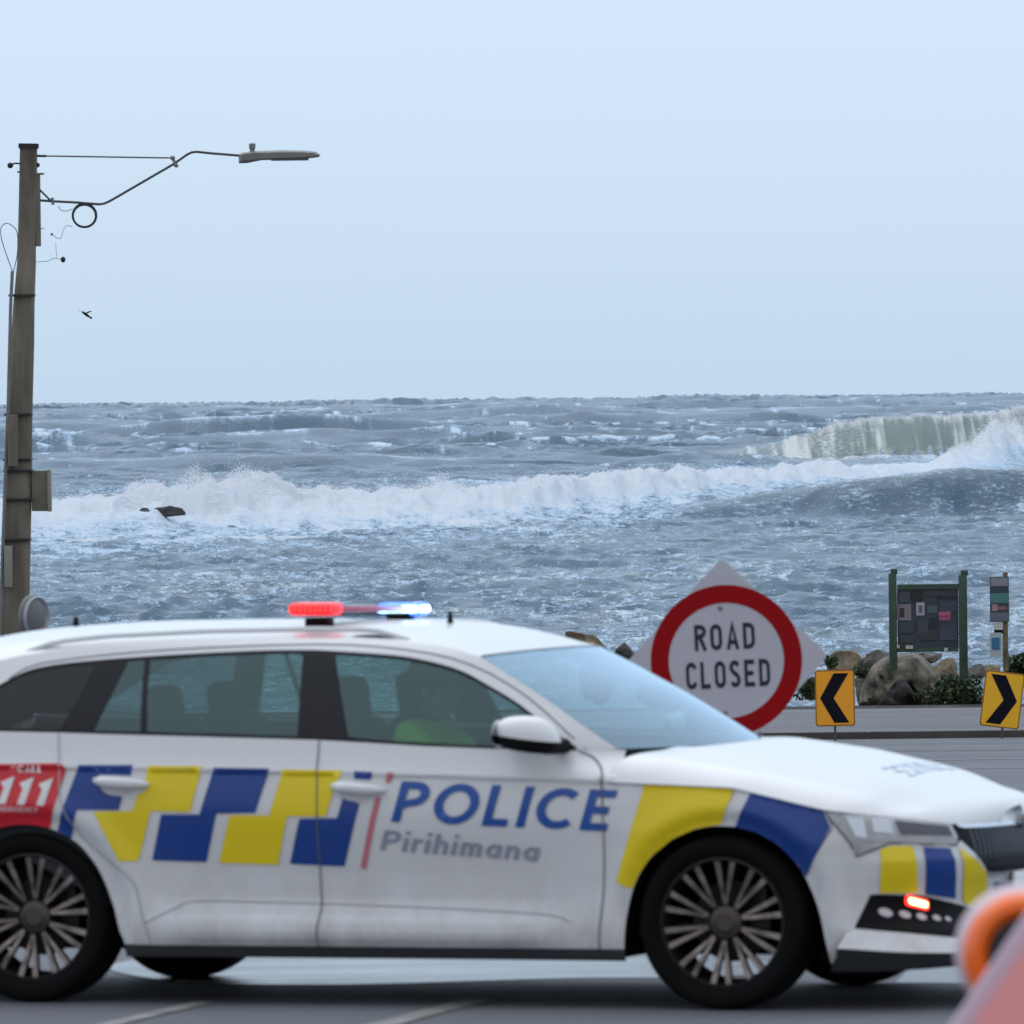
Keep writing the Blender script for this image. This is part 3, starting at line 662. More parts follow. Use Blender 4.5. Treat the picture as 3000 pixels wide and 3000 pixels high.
# ---- headlights, grille, intake
bar_m=mat('dark_chrome_bar',(.22,.26,.31),.35,metal=.6)
HEAD=[(.4224,.7645),(.604,.7449),(.8179,.7209),(.9702,.7009),(.988,.6557),(.974,.6234),(.83,.631),(.674,.6391),(.5431,.5895),(.5175,.6414),(.4502,.7243)]
for sd in(-1,1):
    hl=region('headlight',HEAD,lamp_silver,off=-.002,side=sd,step=.03)
    region('lamp_housing',[(.70,.725),(.95,.697),(.962,.66),(.72,.67)],lamp_grey,off=.002,side=sd,parent=hl,step=.03)
    region('lamp_module',[(.60,.735),(.68,.727),(.69,.675),(.61,.682)],chrome,off=.004,side=sd,parent=hl,step=.03)
    region('lamp_module',[(.50,.742),(.57,.735),(.585,.66),(.54,.665)],chrome,off=.004,side=sd,parent=hl,step=.03)
    strip('light_strip',[(.53,.60),(.545,.645),(.60,.652),(.75,.645),(.97,.632)],.010,mat('drl_strip',(.75,.76,.72),.3),off=.005,side=sd,parent=hl)
    strip('lamp_edge',[(.4502,.7243),(.5175,.6414),(.5431,.5895),(.60,.612),(.674,.6391),(.83,.631),(.974,.6234)],.006,dark_grey,off=.004,side=sd,parent=hl)
    region('lamp_lens',HEAD,glass_lens,off=.009,side=sd,parent=hl,step=.03)
    gr=region('grille',[(.992,.699),(1.0354,.689),(1.4,.685),(NZ,.683),(NZ,.505),(1.1809,.508),(1.0912,.5525),(.985,.625),(.997,.656)],grille_black,off=-.004,side=sd,step=.03)
    mm=[]
    for k in range(16):
        a=1.075+.036*k
        if a>NZ-.01: break
        strip('grille_bar',[(a,float(.678)),(a+.004,.62),(a+.01,max(.53,.56-(a-1.07)*.3))],.0035,bar_m,off=.004,side=sd,parent=gr)
    strip('grille_surround',[(1.0,.700),(1.04,.693),(1.2,.690),(1.4,.688),(NZ,.687)],.014,chrome,off=.006,side=sd,parent=gr)
    strip('grille_surround',[(NZ,.500),(1.4,.500),(1.22,.500),(1.17,.508)],.012,chrome,off=.008,side=sd,parent=gr)
    it=region('lower_intake',[(.5944,.443),(.614,.4447),(.8069,.4355),(1.0079,.395),(1.0812,.3785),(1.2887,.3528),(NZ,.35),(NZ,.24),(1.2292,.2423),(.9,.279),(.5303,.3178)],grille_black,off=.002,side=sd)
    for (a,z,r_) in((.655,.375,.026),(.735,.366,.022),(.806,.356,.020),(.877,.349,.018),(.934,.343,.014)):
        q=[(a+r_*1.15*math.cos(t)-.3*r_*math.sin(t)*0,z-.25*(r_*math.cos(t))*0+r_*.62*math.sin(t)-.25*r_*math.cos(t)) for t in np.linspace(0,2*math.pi,14,endpoint=False)]
        region('fog_lamp_element',q,mat('fog_lamp',(.62,.56,.60),.4),off=.006,side=sd,parent=it,step=.02)
mm=MB()
e=low(.765,.412); e2=low(.815,.403)
ctr=Vector((float(e[0]+e2[0])/2,-float(e[1]+e2[1])/2,.409)); dx=Vector((float(e2[0]-e[0]),-float(e2[1]-e[1]),-.012)).normalized()
rot=Matrix((dx,dx.cross(Vector((0,0,1))).normalized()*-1,Vector((0,0,1)))).transposed().to_3x3()
mm.box(ctr,(.100,.03,.042),rot=rot,bev=.012); ob=mm.build('red_warning_lamp',mat('lit_red_warning',(.6,.02,.02),.3,emit=(1,.03,.02),es=3.2),CAR)
mm=MB(); mm.box(ctr,(.084,.042,.026),rot=rot,bev=.010); ob2=mm.build('lamp_core',mat('lit_lamp_core',(1,.8,.4),.3,emit=(1,.72,.32),es=5),ob)
# lower lip
for sd in(-1,1):
    zt=lambda a: np.interp(a,[.45,.53,.70,.9,1.2292,2],[.316,.314,.301,.275,.240,.236])
    lipf=lambda a,z,off=0.0: low(a,zt(a),0)*np.array([1,1,0])+np.stack([np.interp(a,OA,NX)*(off+.002+.058*np.clip((zt(a)-z)/.075,0,1)),np.interp(a,OA,NY)*(off+.002+.058*np.clip((zt(a)-z)/.075,0,1)),z*1.0],-1)
    region('bumper_lip',[(.47,.245),(.50,.30),(.53,.312),(.70,.300),(.9,.274),(1.2292,.239),(NZ,.235),(NZ,.200),(1.05,.210),(.7,.226)],white,surf=lipf,off=.0,side=sd,step=.03)
    lipu=lambda a,z,off=0.0: lipf(a,np.interp(a,[.4,.7,1.05,2],[.245,.226,.210,.200]),0)*np.array([1,1,0])+np.stack([-np.interp(a,OA,NX)*(.9*(np.interp(a,[.4,.7,1.05,2],[.245,.226,.210,.200])-z)),-np.interp(a,OA,NY)*(.9*(np.interp(a,[.4,.7,1.05,2],[.245,.226,.210,.200])-z)),z*1.0],-1)
    region('lip_underside',[(.47,.243),(.7,.224),(1.05,.208),(NZ,.198),(NZ,.165),(.9,.160),(.6,.150),(.45,.150)],dark_grey,surf=lipu,side=sd,step=.03)
    region('bumper_skirt',[(.43,.150),(.45,.195),(.49,.228),(.7,.222),(1.05,.212),(NZ,.2),(NZ,.160),(.9,.160),(.6,.150)],dark_grey,off=.004,side=sd,step=.03)
mm=MB(); mm.lathe([(0,.0),(.045,.0),(.05,.008),(.04,.014),(0,.016)],ax='x'); mm.build('bonnet_badge',chrome,CAR,loc=(.938,0,.715))
mm=MB(); mm.box((.957,0,.44),(.012,.40,.12),bev=.003); mm.build('number_plate',text_white,CAR)

# ---- mirrors and handles
for sd in(-1,1):
    mir=empty('wing_mirror',(0,0,0)); mir.parent=CAR
    cxm,cym,czm=-.735,sd*1.005,1.040-(.045 if sd>0 else 0)
    mm=MB()
    N=20;Mq=14; vs=[];fs=[]
    for i in range(Mq+1):
        t=math.pi/2*i/Mq
        for k in range(N):
            q=2*math.pi*k/N; 
            x=.132*math.cos(t)**.75*math.cos(q); y=.105*math.cos(t)**.75*math.sin(q); z=.086*math.sin(t)
            x=x+ -.018*math.sin(t); vs.append((cxm+x-(.03*(x>0))*0,cym+y*.9,czm+.004+z-.12*x*(1-math.sin(t))))
    for i in range(Mq):
        for k in range(N): fs.append((i*N+k,i*N+(k+1)%N,(i+1)*N+(k+1)%N,(i+1)*N+k))
    mm.add(vs,fs); mm.build('mirror_cap',white,mir)
    mm=MB(); vs=[];fs=[]
    for i in range(Mq+1):
        t=math.pi/2*i/Mq
        for k in range(N):
            q=2*math.pi*k/N; x=.128*math.cos(t)**.4*math.cos(q); y=.100*math.cos(t)**.4*math.sin(q)*.9; vs.append((cxm+x,cym+y,czm-.052*math.sin(t)-.12*x+.003))
    for i in range(Mq):
        for k in range(N): fs.append((i*N+k,i*N+(k+1)%N,(i+1)*N+(k+1)%N,(i+1)*N+k))
    mm.add(vs,fs); mm.tube([(cxm+.06,sd*.98,czm-.03),(cxm+.085,sd*.93,czm-.035),(cxm+.10,sd*.86,czm-.03)],[.03,.026,.03],8)
    mm.build('mirror_base',black_trim,mir)
    region('mirror_sail',[(-.80,1.006),(-.78,1.10),(-.745,1.092),(-.69,1.052),(-.60,1.004)],black_gloss,surf=high,off=.004,side=sd,parent=mir) if False else region('mirror_sail',[(-.74,1.006),(-.73,1.075),(-.69,1.052),(-.60,1.004)],black_gloss,surf=high,off=.004,side=sd,parent=mir)
    mm=MB(); mm.ball((cxm-.118,cym,czm+.02),(.006,.085,.055)); mm.build('mirror_glass',chrome,mir)
    for x0,x1,z0,z1 in((-2.560,-2.335,.874,.858),(-1.566,-1.352,.856,.838)):
        mm=MB(); pts=[]; 
        for t in np.linspace(0,1,9):
            a=x0+(x1-x0)*t; z=z0+(z1-z0)*t; p=low(a,z,.010+.030*math.sin(math.pi*min(1,max(0,t)))**.5); pts.append((float(p[0]),sd*float(p[1]),z))
        mm.tube(pts,[.012,.020,.023,.024,.024,.023,.021,.018,.010],10); mm.build('door_handle',white,CAR)
        cx_=x0+.14; ra=region('handle_recess',[(x0+.06+.06*math.cos(t)*1.1+.03,z0-.022+.038*math.sin(t)) for t in np.linspace(0,2*math.pi,18,endpoint=False)],mat('handle_recess_paint',(.62,.63,.65),.4),off=.0045,side=sd)

# ---- wheels
def wheel(x,sd,spin):
    wl=empty('wheel',(x,sd*.79,.335)); wl.parent=CAR
    s=sd
    P=lambda l:[(r,s*(h-.79)) for r,h in l]
    mm=MB(); mm.lathe(P([(.236,.700),(.255,.675),(.318,.672),(.332,.690),(.336,.74),(.336,.84),(.331,.884),(.318,.902),(.30,.908),(.275,.904),(.258,.892),(.250,.880),(.240,.872)]),ax='y',n=56); mm.build('tyre',rubber,wl)
    mm=MB(); mm.lathe(P([(.250,.882),(.243,.884),(.236,.872),(.228,.80),(.222,.70),(.236,.692)]),ax='y',n=56); mm.build('rim',alloy_dark,wl)
    mm=MB(); mm.lathe(P([(0,.852),(.034,.852),(.040,.846),(.062,.840),(.066,.80),(.0,.80)]),ax='y',n=30); mm.build('hub_cap',alloy_hub,wl)
    mm=MB()
    for k in range(10):
        base=R(87.5+36*k)+spin
        for dg in(-7.6,7.6):
            t0,t1=base+R(dg*.30),base+R(dg)
            a=Vector((math.cos(t0)*.070,0,math.sin(t0)*.070)); b=Vector((math.cos(t1)*.244,0,math.sin(t1)*.244)); d=(b-a).normalized(); nn=Vector((-d.z,0,d.x))
            if sd>0: a.x*=-1;b.x*=-1;nn.x*=-1
            w0,w1=.0055,.0118; ya=s*(.846-.79); yb=s*(.874-.79); dp=-s*.030
            vs=[a+nn*w0+Vector((0,ya,0)),a-nn*w0+Vector((0,ya,0)),b-nn*w1+Vector((0,yb,0)),b+nn*w1+Vector((0,yb,0))]
            vs+= [v+Vector((0,dp,0)) for v in vs]
            mm.add(vs,[(0,1,2,3),(4,7,6,5)],0); 
            mm.add(vs,[(0,4,5,1),(1,5,6,2),(2,6,7,3),(3,7,4,0)],1)
    mm.build('spokes',[alloy,alloy_dark],wl,smooth=False)
    mm=MB(); mm.lathe([(.0,s*(-.055)),(.155,s*(-.055)),(.155,s*(-.03)),(.07,s*(-.03)),(.07,s*.0),(0,0)],ax='y',n=32); mm.box((.10,-s*.04,.09),(.09,.05,.10),bev=.01); mm.build('brake_disc',disc_m,wl)
wheel(0,-1,0); wheel(-2.86,-1,R(-2)); wheel(0,1,.3); wheel(-2.86,1,.2)

# ---- underbody and cabin
mm=MB(); mm.box((-1.43,0,.215),(1.96,1.60,.05),bev=.01); mm.box((.57,0,.20),(.52,1.30,.05)); mm.box((-1.4,0,.225),(4.9,1.1,.06)); mm.box((-3.6,0,.26),(.5,1.4,.06))
mm.tube([(-1.2,.1,.19),(-2.4,.12,.18),(-3.2,.3,.2)],.03,8)
for x in(0,-2.86): mm.tube([(x,-.68,.30),(x,-.3,.24),(x,.3,.24),(x,.68,.30)],.03,8)
mm.build('underbody',black_trim,CAR,smooth=False)
mm=MB(); mm.box((-.62,0,.86),(.42,1.36,.20),bev=.05); mm.box((-.45,0,.72),(.2,1.4,.4),bev=.03); mm.box((-1.2,0,.30),(2.2,1.5,.05)); mm.box((-.9,0,.55),(.7,.2,.3),bev=.03)
mm.build('dashboard',cabin_dark,CAR)
mm=MB(); mm.box((-3.0,0,.62),(1.1,1.3,.62),bev=.04); mm.build('cargo_floor',cabin_dark,CAR)
mm=MB(); rr=[[(x,y*.95,z-.035) for x,y,z in r_] for r_ in roof_rows[2:]]; 
nc=len(rr[0]); mm.add([p for r_ in rr for p in r_],[(i*nc+j,(i+1)*nc+j,(i+1)*nc+j+1,i*nc+j+1) for i in range(len(rr)-1) for j in range(nc-1)]); mm.build('roof_lining',cabin_light,CAR)
def seat(x,y,rear=False):
    st=empty('seat',(x,y,0)); st.parent=CAR
    mm=MB(); wd=.50 if not rear else .54
    mm.box((.12,0,.50),(.50,wd,.14),bev=.05); mm.build('seat_cushion',cabin_dark,st)
    mm=MB(); mm.box((-.20,0,.80),(.13,wd-.02,.62),rot=Matrix.Rotation(R(-14),3,'Y'),bev=.055); mm.build('seat_back',cabin_dark,st)
    mm=MB(); mm.box((-.285,0,1.17 if not rear else 1.13),(.10,.27,.19),rot=Matrix.Rotation(R(-8),3,'Y'),bev=.045)
    for q in(-.06,.06): mm.tube([(-.26,q,1.02),(-.285,q,1.12)],.008,6)
    mm.build('headrest',cabin_dark,st)
seat(-1.42,-.37); seat(-1.42,.37); seat(-2.22,-.34,True); seat(-2.22,.34,True)
mm=MB(); cc=Vector((-.93,-.37,.93)); ax_=Matrix.Rotation(R(65),3,'Y')
mm.tube([cc+ax_@Vector((.185*math.cos(t),.185*math.sin(t),0)) for t in np.linspace(0,2*math.pi,28,endpoint=False)],.016,8,closed=True); mm.ball(cc,(.05,.06,.05)); 
for t in(0,math.pi,4.71): mm.tube([cc,cc+ax_@Vector((.18*math.cos(t),.18*math.sin(t),0))],.014,6)
mm.tube([cc,(-.62,-.37,.84)],.03,8); mm.build('steering_wheel',cabin_dark,CAR)
# seat belt seen through the rear window on the far side
mm=MB(); 
pts=[(-1.66,.70,1.30),(-1.70,.62,1.0),(-1.74,.5,.7)]
mm.tube(pts,.018,6); mm.build('seat_belt',cabin_dark,CAR)

# ------------------------------------------------------------------ the driver
def skinned(name,joints,edges,mt,parent,lv=2,root=0):
    me=bpy.data.meshes.new(name); me.from_pydata([j[:3] for j in joints],edges,[]); o=link_mesh(name,me,mt,parent)
    md=o.modifiers.new('Skin','SKIN'); md.use_smooth_shade=True
    for i,j in enumerate(joints):
        r_=j[3] if isinstance(j[3],tuple) else (j[3],j[3]); me.skin_vertices[0].data[i].radius=r_; me.skin_vertices[0].data[i].use_root=(i==root)
    s_=o.modifiers.new('Sub','SUBSURF'); s_.levels=lv; s_.render_levels=lv
    return o
skin_m=mat('skin',(.42,.25,.18),.5); hivis=mat('hi_vis_fabric',(.50,.95,.06),.8,bump=(60,.3)); navy=mat('navy_fabric',(.015,.02,.035),.85); hair_m=mat('dark_hair',(.02,.014,.01),.6)
_ry=Matrix.Rotation(-TH,4,'Z'); dloc=Vector((1.08536805,37.95056882,0))+_ry@Vector((-1.36,-.37,0))
DR=empty('person',(dloc.x,dloc.y,dloc.z),-TH); tag(DR,'police officer at the wheel of the police car in green hi-vis and dark cap','person')
J=[(-.02,0,.60,(.16,.13)),(-.04,0,.74,(.15,.11)),(-.06,0,.88,(.19,.12)),(-.06,0,1.00,(.16,.10)),(-.04,0,1.075,.055),(-.02,0,1.12,.053),
   (-.05,-.19,1.0,.070),(.06,-.235,.82,.055),(.28,-.19,.88,.040),(.37,-.165,.93,.030),
   (-.05,.19,1.0,.070),(.06,.235,.82,.055),(.28,.19,.88,.040),(.37,.165,.93,.030),
   (.0,-.09,.57,.095),(.40,-.11,.58,.075),(.66,-.12,.38,.055),(0,.09,.57,.095),(.40,.11,.58,.075),(.66,.12,.38,.055)]
Ed=[(0,1),(1,2),(2,3),(3,4),(4,5),(3,6),(6,7),(7,8),(8,9),(3,10),(10,11),(11,12),(12,13),(0,14),(14,15),(15,16),(0,17),(17,18),(18,19)]
skinned('body',J,Ed,navy,DR)
# head as one shaped surface
mm=MB(); vs=[];fs=[]; n1,n2=24,20
for i in range(n1+1):
    t=math.pi*i/n1
    for k in range(n2):
        q=2*math.pi*k/n2; x=.098*math.sin(t)*math.cos(q); y=.076*math.sin(t)*math.sin(q); z=.120*math.cos(t)
        if z<0: x*=1-.18*(-z/.12)**1.5; y*=1-.30*(-z/.12)**1.5; x+=.016*(-z/.12)
        if math.cos(q)>.3 and abs(y)<.02 and -.035<z<.012: x+=.022*(1-abs(y)/.02)*(1-abs(z+.018)/.03)*1.0 if abs(z+.018)<.03 else 0      # nose
        if math.cos(q)>.5 and abs(abs(y)-.03)<.016 and abs(z-.012)<.016: x-=.008
        if math.cos(q)>.6 and abs(y)<.03 and abs(z+.062)<.01: x+=.005
        vs.append((x+.01,y,z+1.215))
for i in range(n1):
    for k in range(n2): fs.append((i*n2+k,(i+1)*n2+k,(i+1)*n2+(k+1)%n2,i*n2+(k+1)%n2))
mm.add(vs,fs)
for s in(-1,1): mm.ball((.0,s*.076,1.205),(.018,.010,.030),10,8)
mm.build('head',skin_m,DR)
mm=MB()
for s in(-1,1): mm.ball((.092,s*.03,1.226),(.010,.012,.008),10,8)
mm.build('eyes',mat('eye',(.6,.6,.6),.2),DR)
mm=MB(); mm.ball((-.006,0,1.235),(.103,.084,.105),20,14); mm.build('hair',hair_m,DR,)
mm=MB(); mm.lathe([(0,.115),(.05,.108),(.085,.085),(.104,.045),(.108,.0),(.10,-.01)],(.0,0,1.235),n=26)
mm.box((.115,0,1.238),(.10,.14,.010),rot=Matrix.Rotation(R(10),3,'Y'),bev=.004); mm.build('cap',navy,DR)
V=[(-.04,0,.72,(.17,.13)),(-.06,0,.88,(.21,.14)),(-.06,0,1.0,(.17,.115)),(-.05,-.19,1.02,.088),(.08,-.235,.93,.074),(-.05,.19,1.02,.088),(.08,.235,.93,.074)]
skinned('hi_vis_vest',V,[(0,1),(1,2),(2,3),(3,4),(2,5),(5,6)],hivis,DR)
def hand(nm,c,d,s):
    mm=MB(); c=Vector(c); mm.ball(c,(.045,.022,.04),12,8)
    for k in range(4):
        z=.028-.018*k; L=(.07,.078,.073,.058)[k]; mm.tube([c+Vector((.02,0,z)),c+Vector((.02+L*.45,s*.012,z+.004)),c+Vector((.02+L*.75,s*.035,z)),c+Vector((.012+L*.65,s*.055,z-.003))],[.0095,.009,.0085,.007],8)
    mm.tube([c+Vector((-.01,s*.01,.03)),c+Vector((.015,s*.035,.045)),c+Vector((.04,s*.045,.04))],[.012,.010,.008],8)
    return mm.build(nm,skin_m,DR)
hand('hand',(.40,-.165,.945),1,1); hand('hand',(.40,.165,.945),1,-1)
# ------------------------------------------------------------------ ground
def gz(Y):
    """height of the road: level by the car, then falling gently to the shore"""
    return float(np.interp(Y,[-50,44,52,66,110,126,131,140,170,400],[0,0,-.05,-.35,-1.55,-1.82,-2.05,-2.8,-4.2,-6]))
gY=np.array([-40,0,10,20,28,34,38,42,44,48,52,58,66,75,85,95,104,109.8]);
def sheet(name,xs,Ys,zf,mt,**k):
    me=bpy.data.meshes.new(name); nx=len(xs); vs=[(x,y,zf(x,y)) for y in Ys for x in xs]
    me.from_pydata(vs,[],[(j*nx+i,j*nx+i+1,(j+1)*nx+i+1,(j+1)*nx+i) for j in range(len(Ys)-1) for i in range(nx-1)]); me.shade_smooth()
    return tag(link_mesh(name,me,mt),**k)
def asphalt(name,c,rough,wet=.0,sc_=1.0):
    m=bpy.data.materials.new(name); m.use_nodes=True; t=m.node_tree; b=t.nodes['Principled BSDF']; L=t.links
    tc=t.nodes.new('ShaderNodeTexCoord'); mp=t.nodes.new('ShaderNodeMapping'); mp.inputs['Scale'].default_value=(.12*sc_,.5*sc_,1); L.new(tc.outputs['Object'],mp.inputs[0])
    n=t.nodes.new('ShaderNodeTexNoise'); n.inputs['Scale'].default_value=1; n.inputs['Detail'].default_value=7; n.inputs['Roughness'].default_value=.62; L.new(mp.outputs[0],n.inputs[0])
    n2=t.nodes.new('ShaderNodeTexNoise'); n2.inputs['Scale'].default_value=90; n2.inputs['Detail'].default_value=3; L.new(tc.outputs['Object'],n2.inputs[0])
    r=t.nodes.new('ShaderNodeValToRGB'); r.color_ramp.elements[0].position=.3; r.color_ramp.elements[1].position=.7; r.color_ramp.elements[0].color=(*[q*.72 for q in c],1); r.color_ramp.elements[1].color=(*[q*1.3 for q in c],1); L.new(n.outputs[0],r.inputs[0])
    mx=t.nodes.new('ShaderNodeMixRGB'); mx.blend_type='MULTIPLY'; mx.inputs[0].default_value=.5; L.new(r.outputs[0],mx.inputs[1]); L.new(n2.outputs[0],mx.inputs[2]); L.new(mx.outputs[0],b.inputs['Base Color'])
    mr=t.nodes.new('ShaderNodeMapRange'); mr.inputs['From Min'].default_value=.35; mr.inputs['From Max'].default_value=.65; mr.inputs['To Min'].default_value=rough-wet; mr.inputs['To Max'].default_value=rough+.1; L.new(n.outputs[0],mr.inputs[0]); L.new(mr.outputs[0],b.inputs['Roughness'])
    b.inputs['Specular IOR Level'].default_value=.09
    bp=t.nodes.new('ShaderNodeBump'); bp.inputs['Strength'].default_value=.35; bp.inputs['Distance'].default_value=.008; L.new(n2.outputs[0],bp.inputs['Height']); L.new(bp.outputs[0],b.inputs['Normal'])
    return m
road_m=asphalt('asphalt',(.180,.187,.208),.7,.08)
path_m=asphalt('pavement_surface',(.19,.19,.205),.7,.05,2)
sheet('road',[-60,-30,-12,0,12,30,60],list(gY),lambda x,y:gz(y),road_m,kind='structure')
kerb_m=mat('kerb_concrete',(.048,.043,.042),.8,noise=(3,.35))
KY=109.8
mb=MB(); 
for i in range(60):
    x=-60+2*i; mb.box((x+1,KY+.09,-1.55-.062),(1.99,.18,.30),bev=.012)
mb.build('kerb',kerb_m); tag(bpy.data.objects['kerb'],kind='structure')
sheet('pavement',[-60,-20,0,10,20,60],[KY+.18,113,116,119.3],lambda x,y:-1.55+.082-(.004*(y-KY)),path_m,kind='structure')
# shore bank under the boulders
bank_m=mat('shore_gravel',(.10,.085,.07),.9,noise=(2,.5),bump=(8,.6))
rng=np.random.RandomState(3)
def bank_z(x,y): return (-1.47 if y<119.5 else gz(y)-.05)+(0 if y<119.5 else .06*math.sin(x*1.7+y)+.05*math.sin(x*4.1-y*2))
sheet('shore',[-60+.8*i for i in range(150)],[119.3,121,123,125,126.6,127.5,128.5,129.5,131,133,136,140,146,155,168],bank_z,bank_m,kind='structure')
# puddle sheet behind the car, catching the sky
puddle_m=mat('wet_film',(.03,.034,.04),.26,spec=.7,noise=(1.6,.5,.24),bump=(2.5,.10),scale_vec=(.6,2,1))
def blob_sheet(name,pts,z,mt):
    v=[Vector(p) for p in smooth_poly(pts+[pts[0]],8)[:-1]]; me=bpy.data.meshes.new(name); r=delaunay_2d_cdt(v,[(i,(i+1)%len(v)) for i in range(len(v))],[],1,1e-5)
    me.from_pydata([(p[0],p[1],z) for p in r[0]],[],[tuple(f) for f in r[2]]); bm=bmesh.new(); bm.from_mesh(me); bmesh.ops.recalc_face_normals(bm,faces=bm.faces)
    for f in bm.faces:
        if f.normal.z<0: f.normal_flip()
    bm.to_mesh(me); bm.free()
    return tag(link_mesh(name,me,mt),kind='structure')
blob_sheet('puddle',[(-1.35,39.15),(-.6,39.0),(.2,39.25),(.75,39.2),(1.1,39.7),(.9,40.6),(.2,41.6),(-.5,42.2),(-1.3,41.6),(-1.7,40.4)],.004,puddle_m)
blob_sheet('puddle',[(1.5,38.7),(2.2,38.5),(2.9,38.8),(3.2,39.8),(2.4,40.6),(1.7,39.9)],.004,mat('damp_film',(.04,.043,.05),.34,spec=.5))
# faded road markings
line_m=mat('faded_line_paint',(.24,.24,.23),.7,noise=(5,.4))
def ground_pt(px,py,z=0.0):
    d=at(px,py,1.0)-Vector((0,0,HC)); t=(z-HC)/d.z; return Vector((0,0,HC))+d*t
def mark(p0,p1,w,zf=None):
    a=ground_pt(*p0); b=ground_pt(*p1); d=(b-a).normalized(); a=a-d*.6; n=Vector((-d.y,d.x,0))*w/2; 
    mb=MB(); mb.add([(q.x,q.y,.005) for q in (a+n,b+n,b-n,a-n)],[(0,1,2,3)]); o=mb.build('lane_marking',line_m,smooth=False); tag(o,kind='structure')
    for p in o.data.polygons:
        if p.normal.z<0: o.data.flip_normals(); break
mark((335,3000),(600,2938),.09); mark((1140,3000),(1400,2930),.12)
# arcs of faded tyre-worn line on the road beyond the bonnet
def strip_ground(pts,w):
    V=[];n=len(pts)
    for i in range(n):
        a=Vector(pts[max(i-1,0)]);b=Vector(pts[min(i+1,n-1)]);d=(b-a).normalized();nn=Vector((-d.y,d.x))*w/2
        for s in(1,-1):
            x,y=pts[i][0]+s*nn.x,pts[i][1]+s*nn.y; V.append((x,y,gz(y)+.006))
    mb=MB(); mb.add(V,[(2*i,2*i+1,2*i+3,2*i+2) for i in range(n-1)]); o=mb.build('lane_marking',mat('worn_line_paint',(.150,.153,.165),.6,noise=(2,.3)),smooth=False); tag(o,kind='structure')
    if o.data.polygons[0].normal.z<0: o.data.flip_normals()
for Y0,w_ in((103.0,.14),(95.0,.3),(86,.3),(79,.25)):
    strip_ground([(x,Y0+.004*(x-6)**2-.12*(x-4)*0) for x in np.linspace(-20,24,40)],w_)

# ------------------------------------------------------------------ boulders, bushes
rock_tan=mat('tan_rock',(.20,.165,.115),.95,noise=(3.4,.8),bump=(9,1),spec=.1)
rock_grey=mat('grey_rock',(.125,.118,.108),.95,noise=(4,.75),bump=(9,1),spec=.1)
rock_dark_shade=mat('wet_rock_and_shade',(.016,.012,.012),.7,noise=(4,.4),bump=(8,.8))  # near black: dark wet rock, and shade painted into the boulder hollow
def rock(name,c,d,mt,label,seed,cat='rock',group='boulders along the shore edge',rz=0,blocky=.35,cutz=None,rough=.16):
    r=random.Random(seed); bm=bmesh.new(); bmesh.ops.create_icosphere(bm,subdivisions=4,radius=1)
    pl=[(Vector((r.gauss(0,1),r.gauss(0,1),r.gauss(0,1))).normalized(),r.uniform(.55,.86)) for _ in range(11)]
    from mathutils import noise as mn
    o_=Vector((seed*3.1,seed*1.7,0))
    for v in bm.verts:
        p=v.co.copy()
        for nrm,h in pl:
            k=p.dot(nrm)-h
            if k>0: p-=nrm*k*(.6+blocky)
        p*=1+rough*mn.fractal(p*1.7+o_,.9,2.1,5)*1.0
        v.co=Vector((p.x*d[0]/2,p.y*d[1]/2,p.z*d[2]/2))
    me=bpy.data.meshes.new(name); bm.to_mesh(me); bm.free(); me.shade_smooth(); me.set_sharp_from_angle(angle=R(38))
    o=link_mesh(name,me,mt); o.location=c; o.rotation_euler=(r.uniform(-.2,.2),r.uniform(-.2,.2),rz)
    tag(o,label,cat,group); return o
def rock_px(x0,y0,x1,y1,Y,mt,label,seed,**k):
    a=at((x0+x1)/2,(y0+y1)/2,Y); s=Y/F; w_=(x1-x0)*s*1.12; h_=(y1-y0)*s*1.12
    return rock('boulder',a,(w_,w_*.9,h_),mt,label,seed,**k)
# crop coordinates (2300,1600)/2.76
q=lambda x,y:(2300+x/2.76,1600+y/2.76)
def rk(x0,y0,x1,y1,*a,**k): 
    p=q(x0,y0);r_=q(x1,y1); return rock_px(p[0],p[1],r_[0],r_[1],*a,**k)
